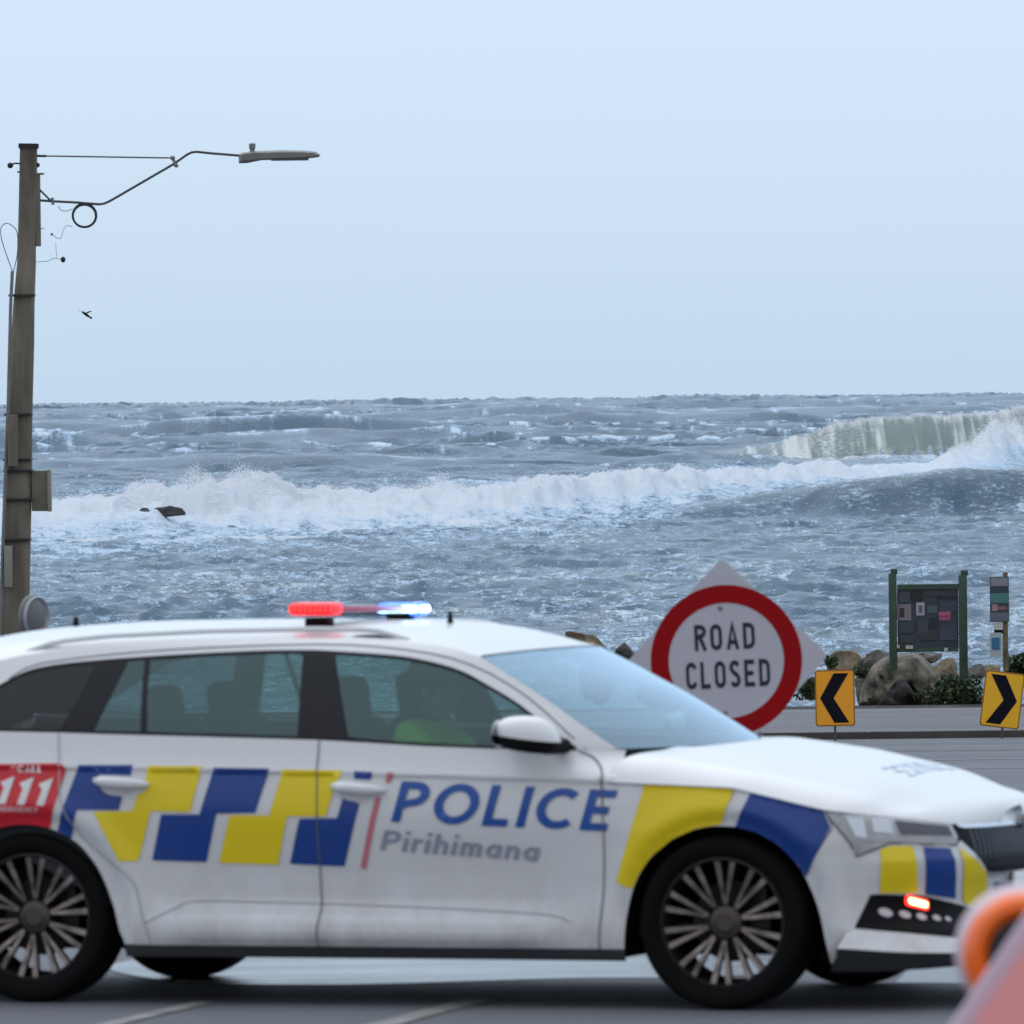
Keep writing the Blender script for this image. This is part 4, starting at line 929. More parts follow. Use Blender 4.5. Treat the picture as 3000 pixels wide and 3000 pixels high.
# boulder from an outline with depth; a second dark one holds the hollow's shade
def solid_rock(out,Y0,dep,mt,label):
    p=[at(*q(*a),Y0) for a in out]; xs=[(v.x,v.z) for v in p]
    V=[];E=[]; rr=resamp(xs,.045); V=[Vector(a) for a in rr]; n=len(rr); E=[(i,(i+1)%n) for i in range(n)]
    A=np.array(rr); gx=np.arange(A[:,0].min(),A[:,0].max(),.05); gy=np.arange(A[:,1].min(),A[:,1].max(),.05); X,Yg=np.meshgrid(gx,gy); X=X.ravel();Yg=Yg.ravel(); kk=inpoly(X,Yg,rr)
    for i in np.nonzero(kk)[0]:
        if np.min((A[:,0]-X[i])**2+(A[:,1]-Yg[i])**2)>.02**2: V.append(Vector((float(X[i]),float(Yg[i]))))
    r=delaunay_2d_cdt(V,E,[],1,1e-6); P=[tuple(v) for v in r[0]]; T=[tuple(f) for f in r[2]]
    from mathutils import noise as mn
    P_=np.array(P); d=np.sqrt(np.min((P_[:,None,0]-A[None,:,0])**2+(P_[:,None,1]-A[None,:,1])**2,axis=1))
    vs=[]
    for s in(-1,1):
        for (x,z),dd in zip(P,d):
            b=dep*(.55*(1-math.exp(-dd/.16))+.45*(1-math.exp(-dd/.04)))+.03; f=mn.fractal(Vector((x*2.2,z*2.2,s*3.0)),.8,2.1,5)*.22+mn.fractal(Vector((x*7,z*5,s)),.8,2.1,3)*.09
            vs.append((x,Y0+s*(b+f*min(1,dd/.06)) ,z))
    N=len(P); fs=[t for t in T]+[tuple(N+i for i in t[::-1]) for t in T]
    # stitch rim
    idx={}
    for i,(x,z) in enumerate(P): idx[(round(x,4),round(z,4))]=i
    ring=[idx.get((round(a,4),round(b,4))) for a,b in rr]; ring=[i for i in ring if i is not None]
    for i in range(len(ring)): a,b=ring[i],ring[(i+1)%len(ring)]; fs.append((a,b,N+b,N+a))
    mb=MB(); mb.add(vs,fs); o=mb.build('boulder',mt,smooth=True,auto=60); tag(o,label,'rock','boulders along the shore edge')
sandst=mat('pale_sandstone',(.19,.172,.145),.95,noise=(3.2,.9),bump=(9,1),spec=.1)
solid_rock([(598,1275),(612,1150),(655,1040),(715,960),(790,905),(850,880),(900,884),(1010,862),(1100,880),(1175,950),(1235,1030),(1285,1110),(1308,1190),(1290,1270),(1240,1330),(1000,1340),(760,1310)],127.6,.42,sandst,'largest pale sandy boulder below the green notice board')
solid_rock([(728,1292),(790,1225),(845,1150),(890,1100),(935,1062),(975,1085),(1010,1130),(1040,1185),(1110,1200),(1180,1222),(1225,1275),(1230,1315),(1100,1330),(900,1325)],127.05,.10,rock_dark_shade,'dark wet brown rock standing in for the shaded hollow at the foot of the largest pale boulder')
rk(350,850,620,1060,129,rock_tan,'tan rounded boulder above the left chevron sign',3)
rk(590,840,860,1120,129.4,rock_grey,'grey boulder at the left foot of the green notice board',4)
rk(560,1010,700,1290,127.9,rock_grey,'narrow dark grey boulder between the left chevron sign and the largest boulder',5)
rk(1170,900,1420,1130,129.0,rock_tan,'brown boulder between the two posts of the notice board behind the green bush',6)
rk(1060,850,1260,960,130.5,rock_grey,'small grey rock on top behind the largest boulder',8)
rk(1440,960,1640,1080,130,rock_grey,'low dark rock right of the notice board post',9)
rk(1600,960,1760,1080,129,rock_tan,'small tan rock at the foot of the narrow signpost',10)
rk(1750,930,2000,1120,130,rock_grey,'grey rock at the right edge behind the right chevron sign',11)
# rocks left of the round sign (crop 1700,1600 / 2.415)
u=lambda x,y:(1700+x/2.415,1600+y/2.415)
def ru(x0,y0,x1,y1,*a,**k):
    p=u(x0,y0);r_=u(x1,y1); return rock_px(p[0],p[1],r_[0],r_[1],*a,**k)
lg=rock('boulder',at(*u(115,760),131),(1.05,.7,.42),rock_tan,'long slab of tan rock tilting down above the windscreen of the car',14,blocky=.5); lg.rotation_euler=(0,R(38),0)
ru(240,700,440,960,131,rock_dark_shade,'dark rock touching the left corner of the road closed sign',15)
ru(0,800,260,1100,131.5,rock_grey,'grey rock below the tilted tan slab',16)
ru(420,820,760,1200,131.5,rock_grey,'grey rock hidden behind the round road closed sign',17)
mb=MB(); a=at(*u(60,690),130.6); b=at(*u(200,800),130.6); mb.tube([a,a*.5+b*.5+Vector((0,0,.01)),b],[.05,.06,.045],10); tag(mb.build('driftwood',mat('wet_wood',(.28,.16,.07),.8,noise=(6,.4))),'orange brown length of driftwood lying on the tilted tan slab','driftwood')

leaf_ms=[mat('leaf_dark',(.022,.045,.018),.6),mat('leaf_mid',(.045,.085,.028),.6),mat('leaf_dull',(.07,.085,.04),.7)]
def bush(c,d,label,seed,n=1500,leaf=.05,ms=(0,1,1,2)):
    r=random.Random(seed); e=empty('bush',(c[0],c[1],c[2]-d[2]/2)); tag(e,label,'bush','bushes among the boulders'); mb=MB()
    cl=[(r.uniform(-.36,.36),r.uniform(-.36,.36),r.uniform(.22,.72),r.uniform(.18,.34)) for _ in range(14)]
    for _ in range(n):
        k=r.choice(cl); v=Vector((r.gauss(0,1),r.gauss(0,1),r.gauss(0,1))).normalized()*k[3]*r.random()**.4
        p=Vector(((k[0]+v.x)*d[0],(k[1]+v.y)*d[1],max(.01,(k[2]+v.z))*d[2]))
        a=Vector((r.gauss(0,1),r.gauss(0,1),r.gauss(0,.6)+.5)).normalized(); b=a.cross(Vector((r.gauss(0,1),r.gauss(0,1),r.gauss(0,1)))).normalized(); L=leaf*r.uniform(.6,1.4)
        mb.add([p-a*L,p+b*L*.4,p+a*L,p-b*L*.4],[(0,1,2,3)],r.choice(ms))
    mb.build('foliage',leaf_ms,e,smooth=False)
    mb=MB()
    for k in cl[:7]: mb.tube([(k[0]*d[0]*.2,k[1]*d[1]*.2,0),(k[0]*d[0]*.7,k[1]*d[1]*.7,k[2]*d[2]*.6),(k[0]*d[0],k[1]*d[1],k[2]*d[2])],[.018,.012,.006],5)
    mb.build('stems',mat('stem',(.06,.045,.03),.8),e)
def bush_px(x0,y0,x1,y1,Y,f,label,seed,**k):
    p=f(x0,y0);r_=f(x1,y1); a=at((p[0]+r_[0])/2,(p[1]+r_[1])/2,Y); s=Y/F; W=(r_[0]-p[0])*s; H=(r_[1]-p[1])*s; bush(a,(W*1.15,W,H*1.1),label,seed,**k)
bush_px(1235,1050,1580,1370,126.8,q,'dense green bush in front of the right post of the notice board',21,n=2600,leaf=.045)
bush_px(100,1060,260,1230,126.8,q,'low green bush between the road closed sign and the left chevron sign',22,n=900,leaf=.04)
bush_px(330,870,420,985,128.2,q,'small green tuft on the tan boulder above the left chevron sign',23,n=380,leaf=.035,ms=(1,1,2))
bush_px(1800,860,2080,1060,127.2,q,'dark bush at the right edge beside the narrow signpost',24,n=1500,leaf=.045,ms=(0,0,1))
bush_px(560,970,680,1060,127.6,q,'little dark green plant right of the left chevron sign',25,n=420,leaf=.035,ms=(0,1))
bush_px(1080,1120,1300,1300,126.9,q,'sparse dull green scrub at the right foot of the largest boulder',26,n=500,leaf=.03,ms=(2,2,1))

# ------------------------------------------------------------------ notice board and narrow signpost
green_paint=mat('green_painted_timber',(.028,.062,.042),.6,noise=(5,.35))
bd=empty('notice_board',at(*q(1150,1090),126.2)); tag(bd,'dark green notice board on two green posts standing above the boulders','notice board')
def rel(o,p): return p-o.location
def boxpx(mb,x0,y0,x1,y1,Y,th,o,f=q,m=0,bev=0):
    a=at(*f(x0,y0),Y)-o.location; b=at(*f(x1,y1),Y)-o.location; c=(a+b)/2; mb.box((c.x,c.y,c.z),(abs(b.x-a.x),th,abs(a.z-b.z)),bev=bev,m=m)
for x0,x1,y0,y1 in((836,908,205,1000),(1402,1478,215,1075)):
    mb=MB(); boxpx(mb,x0,y0+15,x1,y1,126.2,.13,bd,bev=.01)
    boxpx(mb,x0+18,y0-22,x1,y0+22,126.2,.12,bd,bev=.01); mb.build('post',green_paint,bd)
for r4 in((908,310,1402,345),(908,822,1402,852)):
    mb=MB(); boxpx(mb,*r4,126.2,.07,bd); mb.build('rail',green_paint,bd)
mb=MB(); boxpx(mb,906,342,1404,826,126.22,.04,bd); pn=mb.build('panel',mat('dark_teal_panel',(.026,.044,.056),.4,noise=(4,.4)),bd)
P1=[((900,470,1020,600),(.20,.17,.20)),((925,500,965,575),(.03,.02,.03)),((1060,455,1128,560),(.33,.34,.42)),((1080,480,1110,540),(.10,.10,.16)),((1150,480,1232,540),(.06,.10,.11)),((1242,530,1338,562),(.42,.10,.19)),((1245,568,1338,600),(.33,.07,.15)),((1240,400,1390,440),(.012,.012,.02)),((1250,440,1395,528),(.035,.05,.085)),
    ((920,370,1010,455),(.05,.055,.08)),((1022,355,1110,440),(.010,.012,.018)),((1130,365,1300,400),(.03,.045,.055)),((920,620,1040,700),(.035,.055,.065)),((1070,610,1160,720),(.045,.052,.070)),((1170,580,1235,660),(.012,.014,.026)),((1250,640,1390,760),(.04,.055,.085)),((930,720,1050,780),(.03,.045,.055)),((1100,700,1230,760),(.030,.032,.040))]
for i,(r4,c_) in enumerate(P1):
    mb=MB(); boxpx(mb,*r4,126.195-.0009*i,.006,bd); mb.build('printed_patch',mat('print',c_,.5),pn,smooth=False)
for (r4) in((905,800,925,825),(975,803,1035,830),(1285,822,1315,850),(1345,850,1380,870),(925,865,1020,885)):
    mb=MB(); boxpx(mb,*r4,126.13,.02,bd); mb.build('pale_label',mat('pale_label',(.42,.42,.42),.6),bd,smooth=False)
sp2=empty('signpost',at(*q(1780,1010),126)); tag(sp2,'narrow timber signpost with a stacked grey and teal panel right of the notice board','sign')
mb=MB(); boxpx(mb,1756,300,1806,1010,126,.10,sp2,bev=.008); boxpx(mb,1762,212,1800,300,126,.09,sp2); mb.build('post',mat('weathered_timber',(.17,.14,.075),.85,noise=(6,.4)),sp2)
mb=MB(); boxpx(mb,1654,250,1812,612,125.9,.03,sp2); pl=mb.build('panel',mat('slate_panel',(.07,.085,.10),.5),sp2)
for i,(r4,c_) in enumerate([((1664,258,1800,322),(.22,.23,.27)),((1660,330,1806,376),(.020,.045,.065)),((1660,380,1806,458),(.055,.19,.19)),((1660,464,1806,530),(.040,.042,.060)),((1672,470,1720,524),(.34,.19,.22)),((1722,488,1795,512),(.24,.11,.14)),((1662,536,1806,604),(.10,.13,.17))]):
    mb=MB(); boxpx(mb,*r4,125.875-.001*i,.006,sp2); mb.build('printed_band',mat('print',c_,.5),pl,smooth=False)
mb=MB(); boxpx(mb,1655,700,1752,900,125.9,.02,sp2); lp=mb.build('lower_panel',mat('pale_sign',(.38,.44,.48),.5),sp2)
mb=MB(); boxpx(mb,1672,740,1735,835,125.88,.006,sp2); mb.build('blue_mark',mat('blue_print',(.02,.14,.28),.5),lp)
mb=MB(); boxpx(mb,1690,618,1752,672,125.9,.02,sp2); mb.build('white_flag_sign',mat('white_sign',(.5,.5,.5),.5),sp2)
mb=MB(); boxpx(mb,1690,676,1760,708,125.93,.03,sp2); mb.build('bracket',black_trim,sp2)

# ------------------------------------------------------------------ chevron signs
chev_y=mat('chevron_yellow',(.88,.36,.006),.45); chev_k=mat('chevron_black',(.005,.005,.012),.6,spec=.12); chev_edge=mat('chevron_border',(.30,.11,.01),.5); galv=mat('galvanised_post',(.20,.21,.22),.5,metal=.6)
def rrect(w_,h_,r,n=5):
    o=[]
    for cx,cz,a0 in((w_/2-r,h_/2-r,0),(-w_/2+r,h_/2-r,90),(-w_/2+r,-h_/2+r,180),(w_/2-r,-h_/2+r,270)):
        for k in range(n+1): a=R(a0+90*k/n); o.append((cx+r*math.cos(a),cz+r*math.sin(a)))
    return o
def chevron(px,py,Y,tilt,dirn,label,mtl):
    c=at(px,py,Y); e=empty('chevron_sign',(c.x,c.y,gz(Y)-.02)); tag(e,label,'road sign','chevron signs at the kerb'); s=F/Y
    h0=c.z-e.location.z; Rm=Matrix.Rotation(tilt,3,'Y'); w_,h_=.44,.625
    def place(poly,y,off=0): return [(v.x,v.z+h0) for v in [Rm@Vector((p[0],0,p[1])) for p in poly]]
    mb=MB(); mb.prism(place(rrect(w_,h_,.03),0),-.012,.0); bo=mb.build('panel',mtl,e,smooth=False)
    mb=MB(); mb.prism(place(rrect(w_,h_,.03),0),-.0145,-.0125); mb.build('border',chev_edge,bo,smooth=False)
    mb=MB(); mb.prism(place(rrect(w_-.030,h_-.030,.024),0),-.0175,-.015); mb.build('face',mtl,bo,smooth=False)
    k=dirn; W=.165; H=.275; b=.155
    ar=[(k*(W),0),(k*(W-.0)-k*.165-0*k,H)]
    ar=[(k*.165,0),(-k*.005,-H),(-k*.155,-H),(k*-.0,0.0),(-k*.155,H),(-k*.005,H)]
    ar=[(k*.165,0),(k*.01,-H),(-k*.155,-H),(k*.015,0.0),(-k*.155,H),(k*.01,H)]
    mb=MB(); mb.prism(place(ar,0),-.021,-.018); mb.build('arrow',chev_k,bo,smooth=False)
    mb=MB(); p=Rm@Vector((0,0,.2)); mb.tube([(0,.03,0),(0,.03,h0-.1),(p.x,.03,h0+p.z)],.014,8); mb.build('post',mat('dull_post',(.07,.07,.075),.7),e)
chevron(2446,2045,108.0,R(-.5),-1,'orange yellow board with a black arrow pointing left, in front of the boulders','' or chev_y)
chevron(2936,2050,108.6,R(7.5),1,'leaning yellow board with a black arrow pointing right, at the right edge',mat('chevron_yellow_clean',(.86,.46,.008),.45))

# ------------------------------------------------------------------ road closed sign
SY=48.5; c=at(2128,1935,SY); rcs=empty('road_closed_sign',(c.x,c.y,gz(SY))); tag(rcs,'white diamond sign with a red ring reading ROAD CLOSED standing behind the car','road sign'); h0=c.z-rcs.location.z
Rm=Matrix.Rotation(R(-2.2),3,'Y')
def rot2(poly): return [(v.x,v.z+h0) for v in [Rm@Vector((p[0],0,p[1])) for p in poly]]
dk=.512; dia=[]
for a in range(4):
    an=R(90*a)
    for f_ in(-.028,.0,.028):
        r0=dk-abs(f_)*0-(.012 if f_==0 else .028); dia.append((r0*math.cos(an)-f_*math.sin(an),r0*math.sin(an)+f_*math.cos(an)))
sign_w=mat('reflective_white',(.47,.46,.52),.5,noise=(3,.06)); sign_r=mat('reflective_red',(.30,.001,.004),.6,noise=(3,.1),spec=.15); sign_k=mat('sign_black',(.03,.03,.055),.6,spec=.2)
mb=MB(); mb.prism(rot2(dia),-.004,.0); dp=mb.build('diamond_panel',sign_w,rcs,smooth=False)
def disc(r,n=64): return [(r*math.cos(2*math.pi*i/n),r*math.sin(2*math.pi*i/n)) for i in range(n)]
mb=MB(); ou=rot2(disc(.377)); inn=rot2(disc(.288)); n=64; mb.add([(x,-.0065,z) for x,z in ou+inn]+[(x,-.0045,z) for x,z in ou+inn],[(i,(i+1)%n,n+(i+1)%n,n+i) for i in range(n)]+[(2*n+i,3*n+i,3*n+(i+1)%n,2*n+(i+1)%n) for i in range(n)]+[(i,2*n+i,2*n+(i+1)%n,(i+1)%n) for i in range(n)])
mb.build('red_ring',sign_r,dp,smooth=False)
for s_,hh,cx,cz,wd_ in(("ROAD",.130,-.003,.119,.300),("CLOSED",.135,.005,-.068,.418)):
    v,f,wd=flat_text(['o2' if ch=='O' else 'c2' if ch=='C' else ch for ch in s_],hh,t=.17,gap=.24); k=wd_/wd
    V2=rot2([((x-wd/2)*k+cx,z-hh/2+cz) for x,z in v]); mb=MB(); mb.add([(x,-.0075,z) for x,z in V2],f); mb.build('lettering',sign_k,dp,smooth=False)
mb=MB(); v=rot2([(-.018,.262)])[0]; mb.lathe([(0,-.012),(.010,-.010),(.012,-.004)],(v[0],0,v[1]),ax='y',n=12); v=rot2([(-.018,-.262)])[0]; mb.lathe([(0,-.012),(.010,-.010),(.012,-.004)],(v[0],0,v[1]),ax='y',n=12); mb.build('bolt',galv,dp)
mb=MB(); mb.tube([(-.30,.12,.02),(-.02,.02,h0+.3)],.014,8); mb.tube([(.30,.12,.02),(.02,.02,h0+.3)],.014,8); mb.tube([(0,.55,.02),(0,.03,h0+.2)],.014,8); mb.box((0,.12,.03),(.75,.04,.04)); mb.build('stand',galv,rcs)

# grey round sign by the lamp post, seen almost edge on
gp=at(94,1808,52); gs=empty('small_round_sign',(gp.x,gp.y,gz(52)),R(58)); tag(gs,'small grey rounded sign with a red patch seen nearly edge on beside the lamp post','sign'); hz=gp.z-gs.location.z
mb=MB(); mb.ball((0,0,hz),(.108,.05,.122),20,14); mb.build('disc',mat('sign_grey',(.12,.13,.13),.5),gs)
mb=MB(); mb.lathe([(.098,.0),(.108,-.010),(.112,.0),(.108,.012),(.098,.0)],(0,-.03,hz),ax='y',n=28); mb.build('rim',mat('pale_rim',(.30,.33,.36),.4),gs)
mb=MB(); mb.ball((.03,-.030,hz-.07),(.038,.014,.030),12,8); mb.build('red_patch',mat('dull_red',(.35,.02,.03),.5),gs)
mb=MB(); mb.tube([(0,.03,0),(0,.03,hz)],.022,8); mb.build('post',galv,gs)

# ------------------------------------------------------------------ lamp post
PY=105.0
z_=lambda x,y:(x/1.932,380+y/1.932)
lp_=empty('street_lamp',at(50,1890,PY)); base=lp_.location.copy(); base.z=gz(PY)-.05; lp_.location=base; tag(lp_,'weathered concrete street lamp post with a long bent arm over the sea','street lamp')
LP=lambda x,y,dy=0.0: at(*z_(x,y),PY+dy)-base
conc=mat('weathered_concrete',(.150,.132,.105),.9,noise=(2.2,.45),bump=(6,.7),scale_vec=(2.5,2.5,.5)); steel=mat('dull_steel',(.065,.07,.075),.5,metal=.4); dark_m=mat('dark_fitting',(.012,.011,.012),.6)
pole_pts=[(162,88,210-115),(158,400,100),(152,660,100),(150,760,104),(135,1000,118),(128,1200,128),(112,1600,140),(105,1900,150)]
mb=MB(); sec=[]
def pole_w(i): return pole_pts[i][2]/1.932*PY/F
ps=[LP(a,b) for a,b,_ in pole_pts]; bot=LP(55,3560); ws_=[pole_w(i) for i in range(len(ps))]; 
ps.append(bot); ws_.append(185/1.932*PY/F)
dirb=(ps[-1]-ps[-2]).normalized(); gnd=Vector((ps[-1].x,ps[-1].y,-.05)); 
vs=[];fs=[]
for p,w_ in zip(ps,ws_):
    h=w_/2; ch=h*.3
    vs+=[(p.x+x,p.y+y,p.z) for x,y in((-h,-h+ch),(-h+ch,-h),(h-ch,-h),(h,-h+ch),(h,h-ch),(h-ch,h),(-h+ch,h),(-h,h-ch))]
for i in range(len(ps)-1):
    for k in range(8): fs.append((i*8+k,i*8+(k+1)%8,(i+1)*8+(k+1)%8,(i+1)*8+k))
fs.append(tuple(range(8))); mb.add(vs,fs); mb.build('post',conc,lp_,smooth=False)
mb=MB(); a=LP(162,92); mb.box(a,(100/1.932*PY/F+.02,.22,.05),rot=Matrix.Rotation(R(1.5),3,'Y')); mb.build('cap',dark_m,lp_,smooth=False)
w0=PY/F/1.932
mb=MB(); mb.tube([LP(x,y) for x,y in((230,400),(300,405),(440,412),(560,422),(590,418),(625,402),(980,196),(1060,140),(1085,128),(1115,125),(1200,134),(1352,146))],[7*w0]*12,10)
mb.tube([LP(225,340),LP(285,400)],6*w0,8); mb.build('arm',steel,lp_)
mb=MB(); mb.tube([LP(205,148),LP(975,160)],4.5*w0,8); mb.tube([LP(205,148),LP(262,149)],7.5*w0,8); mb.build('tie_rod',steel,lp_)
mb=MB(); mb.ball(LP(978,160),14*w0,10,8); mb.ball(LP(995,200),13*w0,10,8); mb.tube([LP(970,150),LP(1005,212)],9*w0,8); mb.tube([LP(296,385),LP(300,425)],9*w0,8); mb.build('clamp',galv,lp_)
hd=MB(); prof=[(1350,148,20),(1352,190,0)]
topl=[(1352,140),(1375,130),(1450,122),(1600,117),(1720,119),(1790,126),(1812,142)]; botl=[(1352,190),(1400,188),(1480,172),(1640,168),(1740,163),(1800,155),(1812,146)]
poly=[LP(x,y) for x,y in topl]+[LP(x,y) for x,y in botl[::-1]]
vs=[];n=len(poly)
for s_,k in((-1,.62),(-.6,1),(.6,1),(1,.62)):
    cz=sum(p.z for p in poly)/n; cx=sum(p.x for p in poly)/n
    vs+=[(cx+(p.x-cx)*(1 if k==1 else .94),p.y+s_*.13,cz+(p.z-cz)*k) for p in poly]
fs=[(j*n+i,j*n+(i+1)%n,(j+1)*n+(i+1)%n,(j+1)*n+i) for j in range(3) for i in range(n)]+[tuple(range(n)),tuple(range(4*n-1,3*n-1,-1))]
hd.add(vs,fs); lh=hd.build('lamp_head',mat('lamp_head_grey',(.17,.165,.16),.5,noise=(5,.2)),lp_,auto=50)
mb=MB(); a=LP(1640,166); mb.box(a+Vector((0,0,-.004)),(.34*1.2,.2,.025),bev=.008); mb.build('lamp_glass',mat('lamp_glass',(.10,.11,.12),.15),lh)
mb=MB(); a=LP(1428,120); mb.lathe([(0,.085*1.0),(.028,.083),(.036,.075),(.036,.03),(.028,.02),(.028,-.02)],a,n=20); mb.build('photocell',galv,lh)
mb=MB(); cc=LP(478,488); rr=66*w0
for k in range(3): mb.tube([cc+Vector(((rr+.004*k-.004)*math.cos(t),.015*(k-1),(rr*.98+.006*(k-1))*math.sin(t)+.003*k)) for t in np.linspace(0,2*math.pi,40,endpoint=False)],5.2*w0,8,closed=True)
mb.build('cable_coil',dark_m,lp_)
wire=mat('thin_wire',(.10,.12,.14),.6)
mb=MB(); mb.tube([LP(x,y) for x,y in smooth_poly([(330,430),(345,455),(380,460),(410,448)],5)],2.0*w0,6)
mb.build('loose_wire',wire,lp_); mb=MB(); mb.tube([LP(x,y) for x,y in smooth_poly([(410,548),(375,545),(358,570),(345,612),(320,612),(295,592)],5)],1.6*w0,6)
mb.build('loose_wire',wire,lp_); mb=MB(); mb.tube([LP(x,y) for x,y in smooth_poly([(205,748),(270,744),(305,728),(350,735)],5)],1.6*w0,6)
mb.build('loose_wire',wire,lp_); mb=MB(); mb.tube([LP(x,y) for x,y in smooth_poly([(316,640),(318,690),(322,722)],4)],1.4*w0,6); mb.build('loose_wire',wire,lp_)
mb=MB(); mb.tube([LP(x,y) for x,y in smooth_poly([(70,800),(30,690),(5,600),(8,550),(38,530),(75,548),(98,590),(98,700),(78,800)],6)],2.6*w0,6); mb.build('cable_loop',mat('grey_cable',(.13,.15,.17),.6),lp_)
mb=MB(); mb.ball(LP(357,735),(14*w0,14*w0,17*w0),12,8); mb.ball(LP(293,592),7*w0,8,6); mb.build('wire_end',dark_m,lp_)
mb=MB(); mb.ball(LP(58,202),17*w0,12,10); mb.tube([LP(58,200),LP(85,190),LP(115,192)],5*w0,8); mb.ball(LP(212,200),14*w0,10,8); mb.tube([LP(120,238),LP(98,240)],5*w0,6); mb.build('insulator',dark_m,lp_)
mb=MB(); a=LP(220,250);b=LP(212,660); mb.box((a+b)/2,(26*w0,.12,abs(a.z-b.z)),bev=.004); c_=LP(228,250); mb.box(c_,(42*w0,.13,10*w0)); c_=LP(240,560); mb.box(c_,(22*w0,.02,4*w0)); mb.build('bracket_channel',conc,lp_,smooth=False)
mb=MB(); mb.tube([LP(70,800,-.2),LP(60,1000,-.2),LP(45,1600,-.2),LP(32,1900,-.2),LP(-25,3540,-.2)],10*w0,8); mb.build('conduit',mat('grey_conduit',(.16,.165,.165),.6,noise=(4,.2)),lp_)
for (x0,x1,y) in((52,198,938),(28,182,1612),(22,180,1868)):
    mb=MB(); a=LP(x0,y);b=LP(x1,y); mb.box((a+b)/2,((b-a).length,.36,12*w0)); mb.build('steel_band',dark_m,lp_,smooth=False)
# lower boxes (1932-wide coordinates of the whole photograph)
W=lambda x,y,dy=0.0: at(x*3000/1932,y*3000/1932,PY+dy)-base
def wbox(nm,x0,y0,x1,y1,th,mt,dy=0,bev=.01):
    a=W(x0,y0,dy);b=W(x1,y1,dy); mb=MB(); mb.box((a+b)/2,(abs(b.x-a.x),th,abs(b.z-a.z)),bev=bev); return mb.build(nm,mt,lp_)
mbx=wbox('meter_box',60,888,95,964,.26,mat('meter_box_grey',(.13,.12,.09),.7,noise=(4,.3)),0)
wbox('box_edge',90,886,97,965,.30,mat('box_edge_pale',(.22,.21,.16),.6),0,.004)
wbox('cover_plate',14,782,34,880,.08,conc,-.24); wbox('cover_plate',8,1030,24,1108,.08,mat('pale_cover',(.22,.23,.19),.7),-.24)
wbox('wide_band',8,886,62,890,.40,dark_m,0,.002); wbox('wide_band',8,940,62,944,.40,dark_m,0,.002)
wbox('steel_band',6,1016,58,1020,.40,dark_m,0,.002)

# ------------------------------------------------------------------ bird, rock in the surf
b0=at(253,922,140); br=empty('bird',b0,R(20)); tag(br,'tiny dark bird flying low in the sky to the right of the lamp post','bird')
mb=MB(); mb.ball((0,0,0),(.075,.022,.020),12,8,rot=Matrix.Rotation(R(35),3,'Y')); mb.ball((.07,0,-.045),.018,8,6); mb.add([(0,0,.01),(.03,-.20,.05),(-.02,-.20,.05),(-.05,0,.01),(.03,.2,.05),(-.02,.2,.05)],[(0,1,2,3),(0,4,5,3)]); mb.add([(-.05,0,.03),(-.12,-.02,.07),(-.12,.02,.07)],[(0,1,2)]); mb.build('body',dark_m,br)
# ------------------------------------------------------------------ the sea
SEA=-3.2
def gnoise(x,y,seed=0):
    xi=np.floor(x).astype(np.int64); yi=np.floor(y).astype(np.int64); xf=x-xi; yf=y-yi
    def h(a,b):
        n=(a*374761393+b*668265263+seed*974711)&0x7fffffff; n=((n^(n>>13))*1274126177)&0x7fffffff; n=(n^(n>>16))&0xffff
        t=n*(2*math.pi/65536); return np.cos(t),np.sin(t)
    u=xf*xf*xf*(xf*(xf*6-15)+10); v=yf*yf*yf*(yf*(yf*6-15)+10)
    def d(i,j):
        cx,sy=h(xi+i,yi+j); return cx*(xf-i)+sy*(yf-j)
    a=d(0,0)*(1-u)+d(1,0)*u; b=d(0,1)*(1-u)+d(1,1)*u
    return (a*(1-v)+b*v)*1.45
def fbm(x,y,o,seed=0,g=.5,l=2.03):
    s=np.zeros_like(x); a=1.0
    for i in range(o): s+=a*gnoise(x+i*17.3,y-i*9.1,seed+i); a*=g; x=x*l; y=y*l
    return s
def rows_Y():
    Y=[150.0]
    while Y[-1]<45000:
        y=Y[-1]
        st=.42+(y-150)*.0022 if y<900 else 2.05+(y-900)*.0022 if y<2500 else 5.6+(y-2500)*.004 if y<9000 else y*.02
        if 380<y<470: st=.75
        if 826<y<862: st=.7
        Y.append(y+st)
    return np.array(Y)
SYr=rows_Y(); SU=np.linspace(-.080,.080,1420)
U_,Yg=np.meshgrid(SU,SYr); X=U_*Yg; Yw=Yg.copy()
ss=lambda x,a,b:(lambda t:t*t*(3-2*t))(np.clip((x-a)/(b-a),0,1))
res=np.gradient(SYr)[:,None]*np.ones_like(X)          # sampling step in depth
# wind sea: crests run roughly parallel to the shore
warp=fbm(X/40,Yw/60,3,5)*6
H=np.zeros_like(X)
def train(lx,ly,amp,seed,sharp=1.6,y0=0,y1=1e9,skew=.0):
    global H
    n=fbm((X+skew*Yw)/lx,(Yw+warp*ly*.08)/ly,2,seed,.45)
    r=1-np.abs(np.clip(n*1.25,-1,1)); r=r**sharp
    w=np.clip((ly*.8/res-1.2)/1.5,0,1)*ss(Yw,y0,y0+60)*(1-ss(Yw,y1,y1*1.15)); H+=amp*w*(r-.45); return r*w
vfar=train(260,150,3.0,9,1.6,2200,skew=.1)
vf2=train(380,420,7.0,13,2.0,5200)
vf3=train(160,330,2.4,14,1.6,5200)
far=train(130,50,2.5,11,2.0,760,skew=.12)
far2=train(44,20,.80,21,1.8,430,skew=-.2)
far3=train(20,13,.40,25,1.8,430,skew=.1)
mid=train(13,8,.34,31,1.8,150,900,skew=.3)
mid2=train(5.5,4.2,.17,41,2.0,140,900,skew=-.3)
sm=train(2.6,2.8,.105,51,2.0,140,800,skew=.25)
smb=train(1.5,2.2,.075,55,2.0,140,700,skew=-.3)
vs_=train(.85,1.7,.055,61,1.8,140,520,skew=.3)
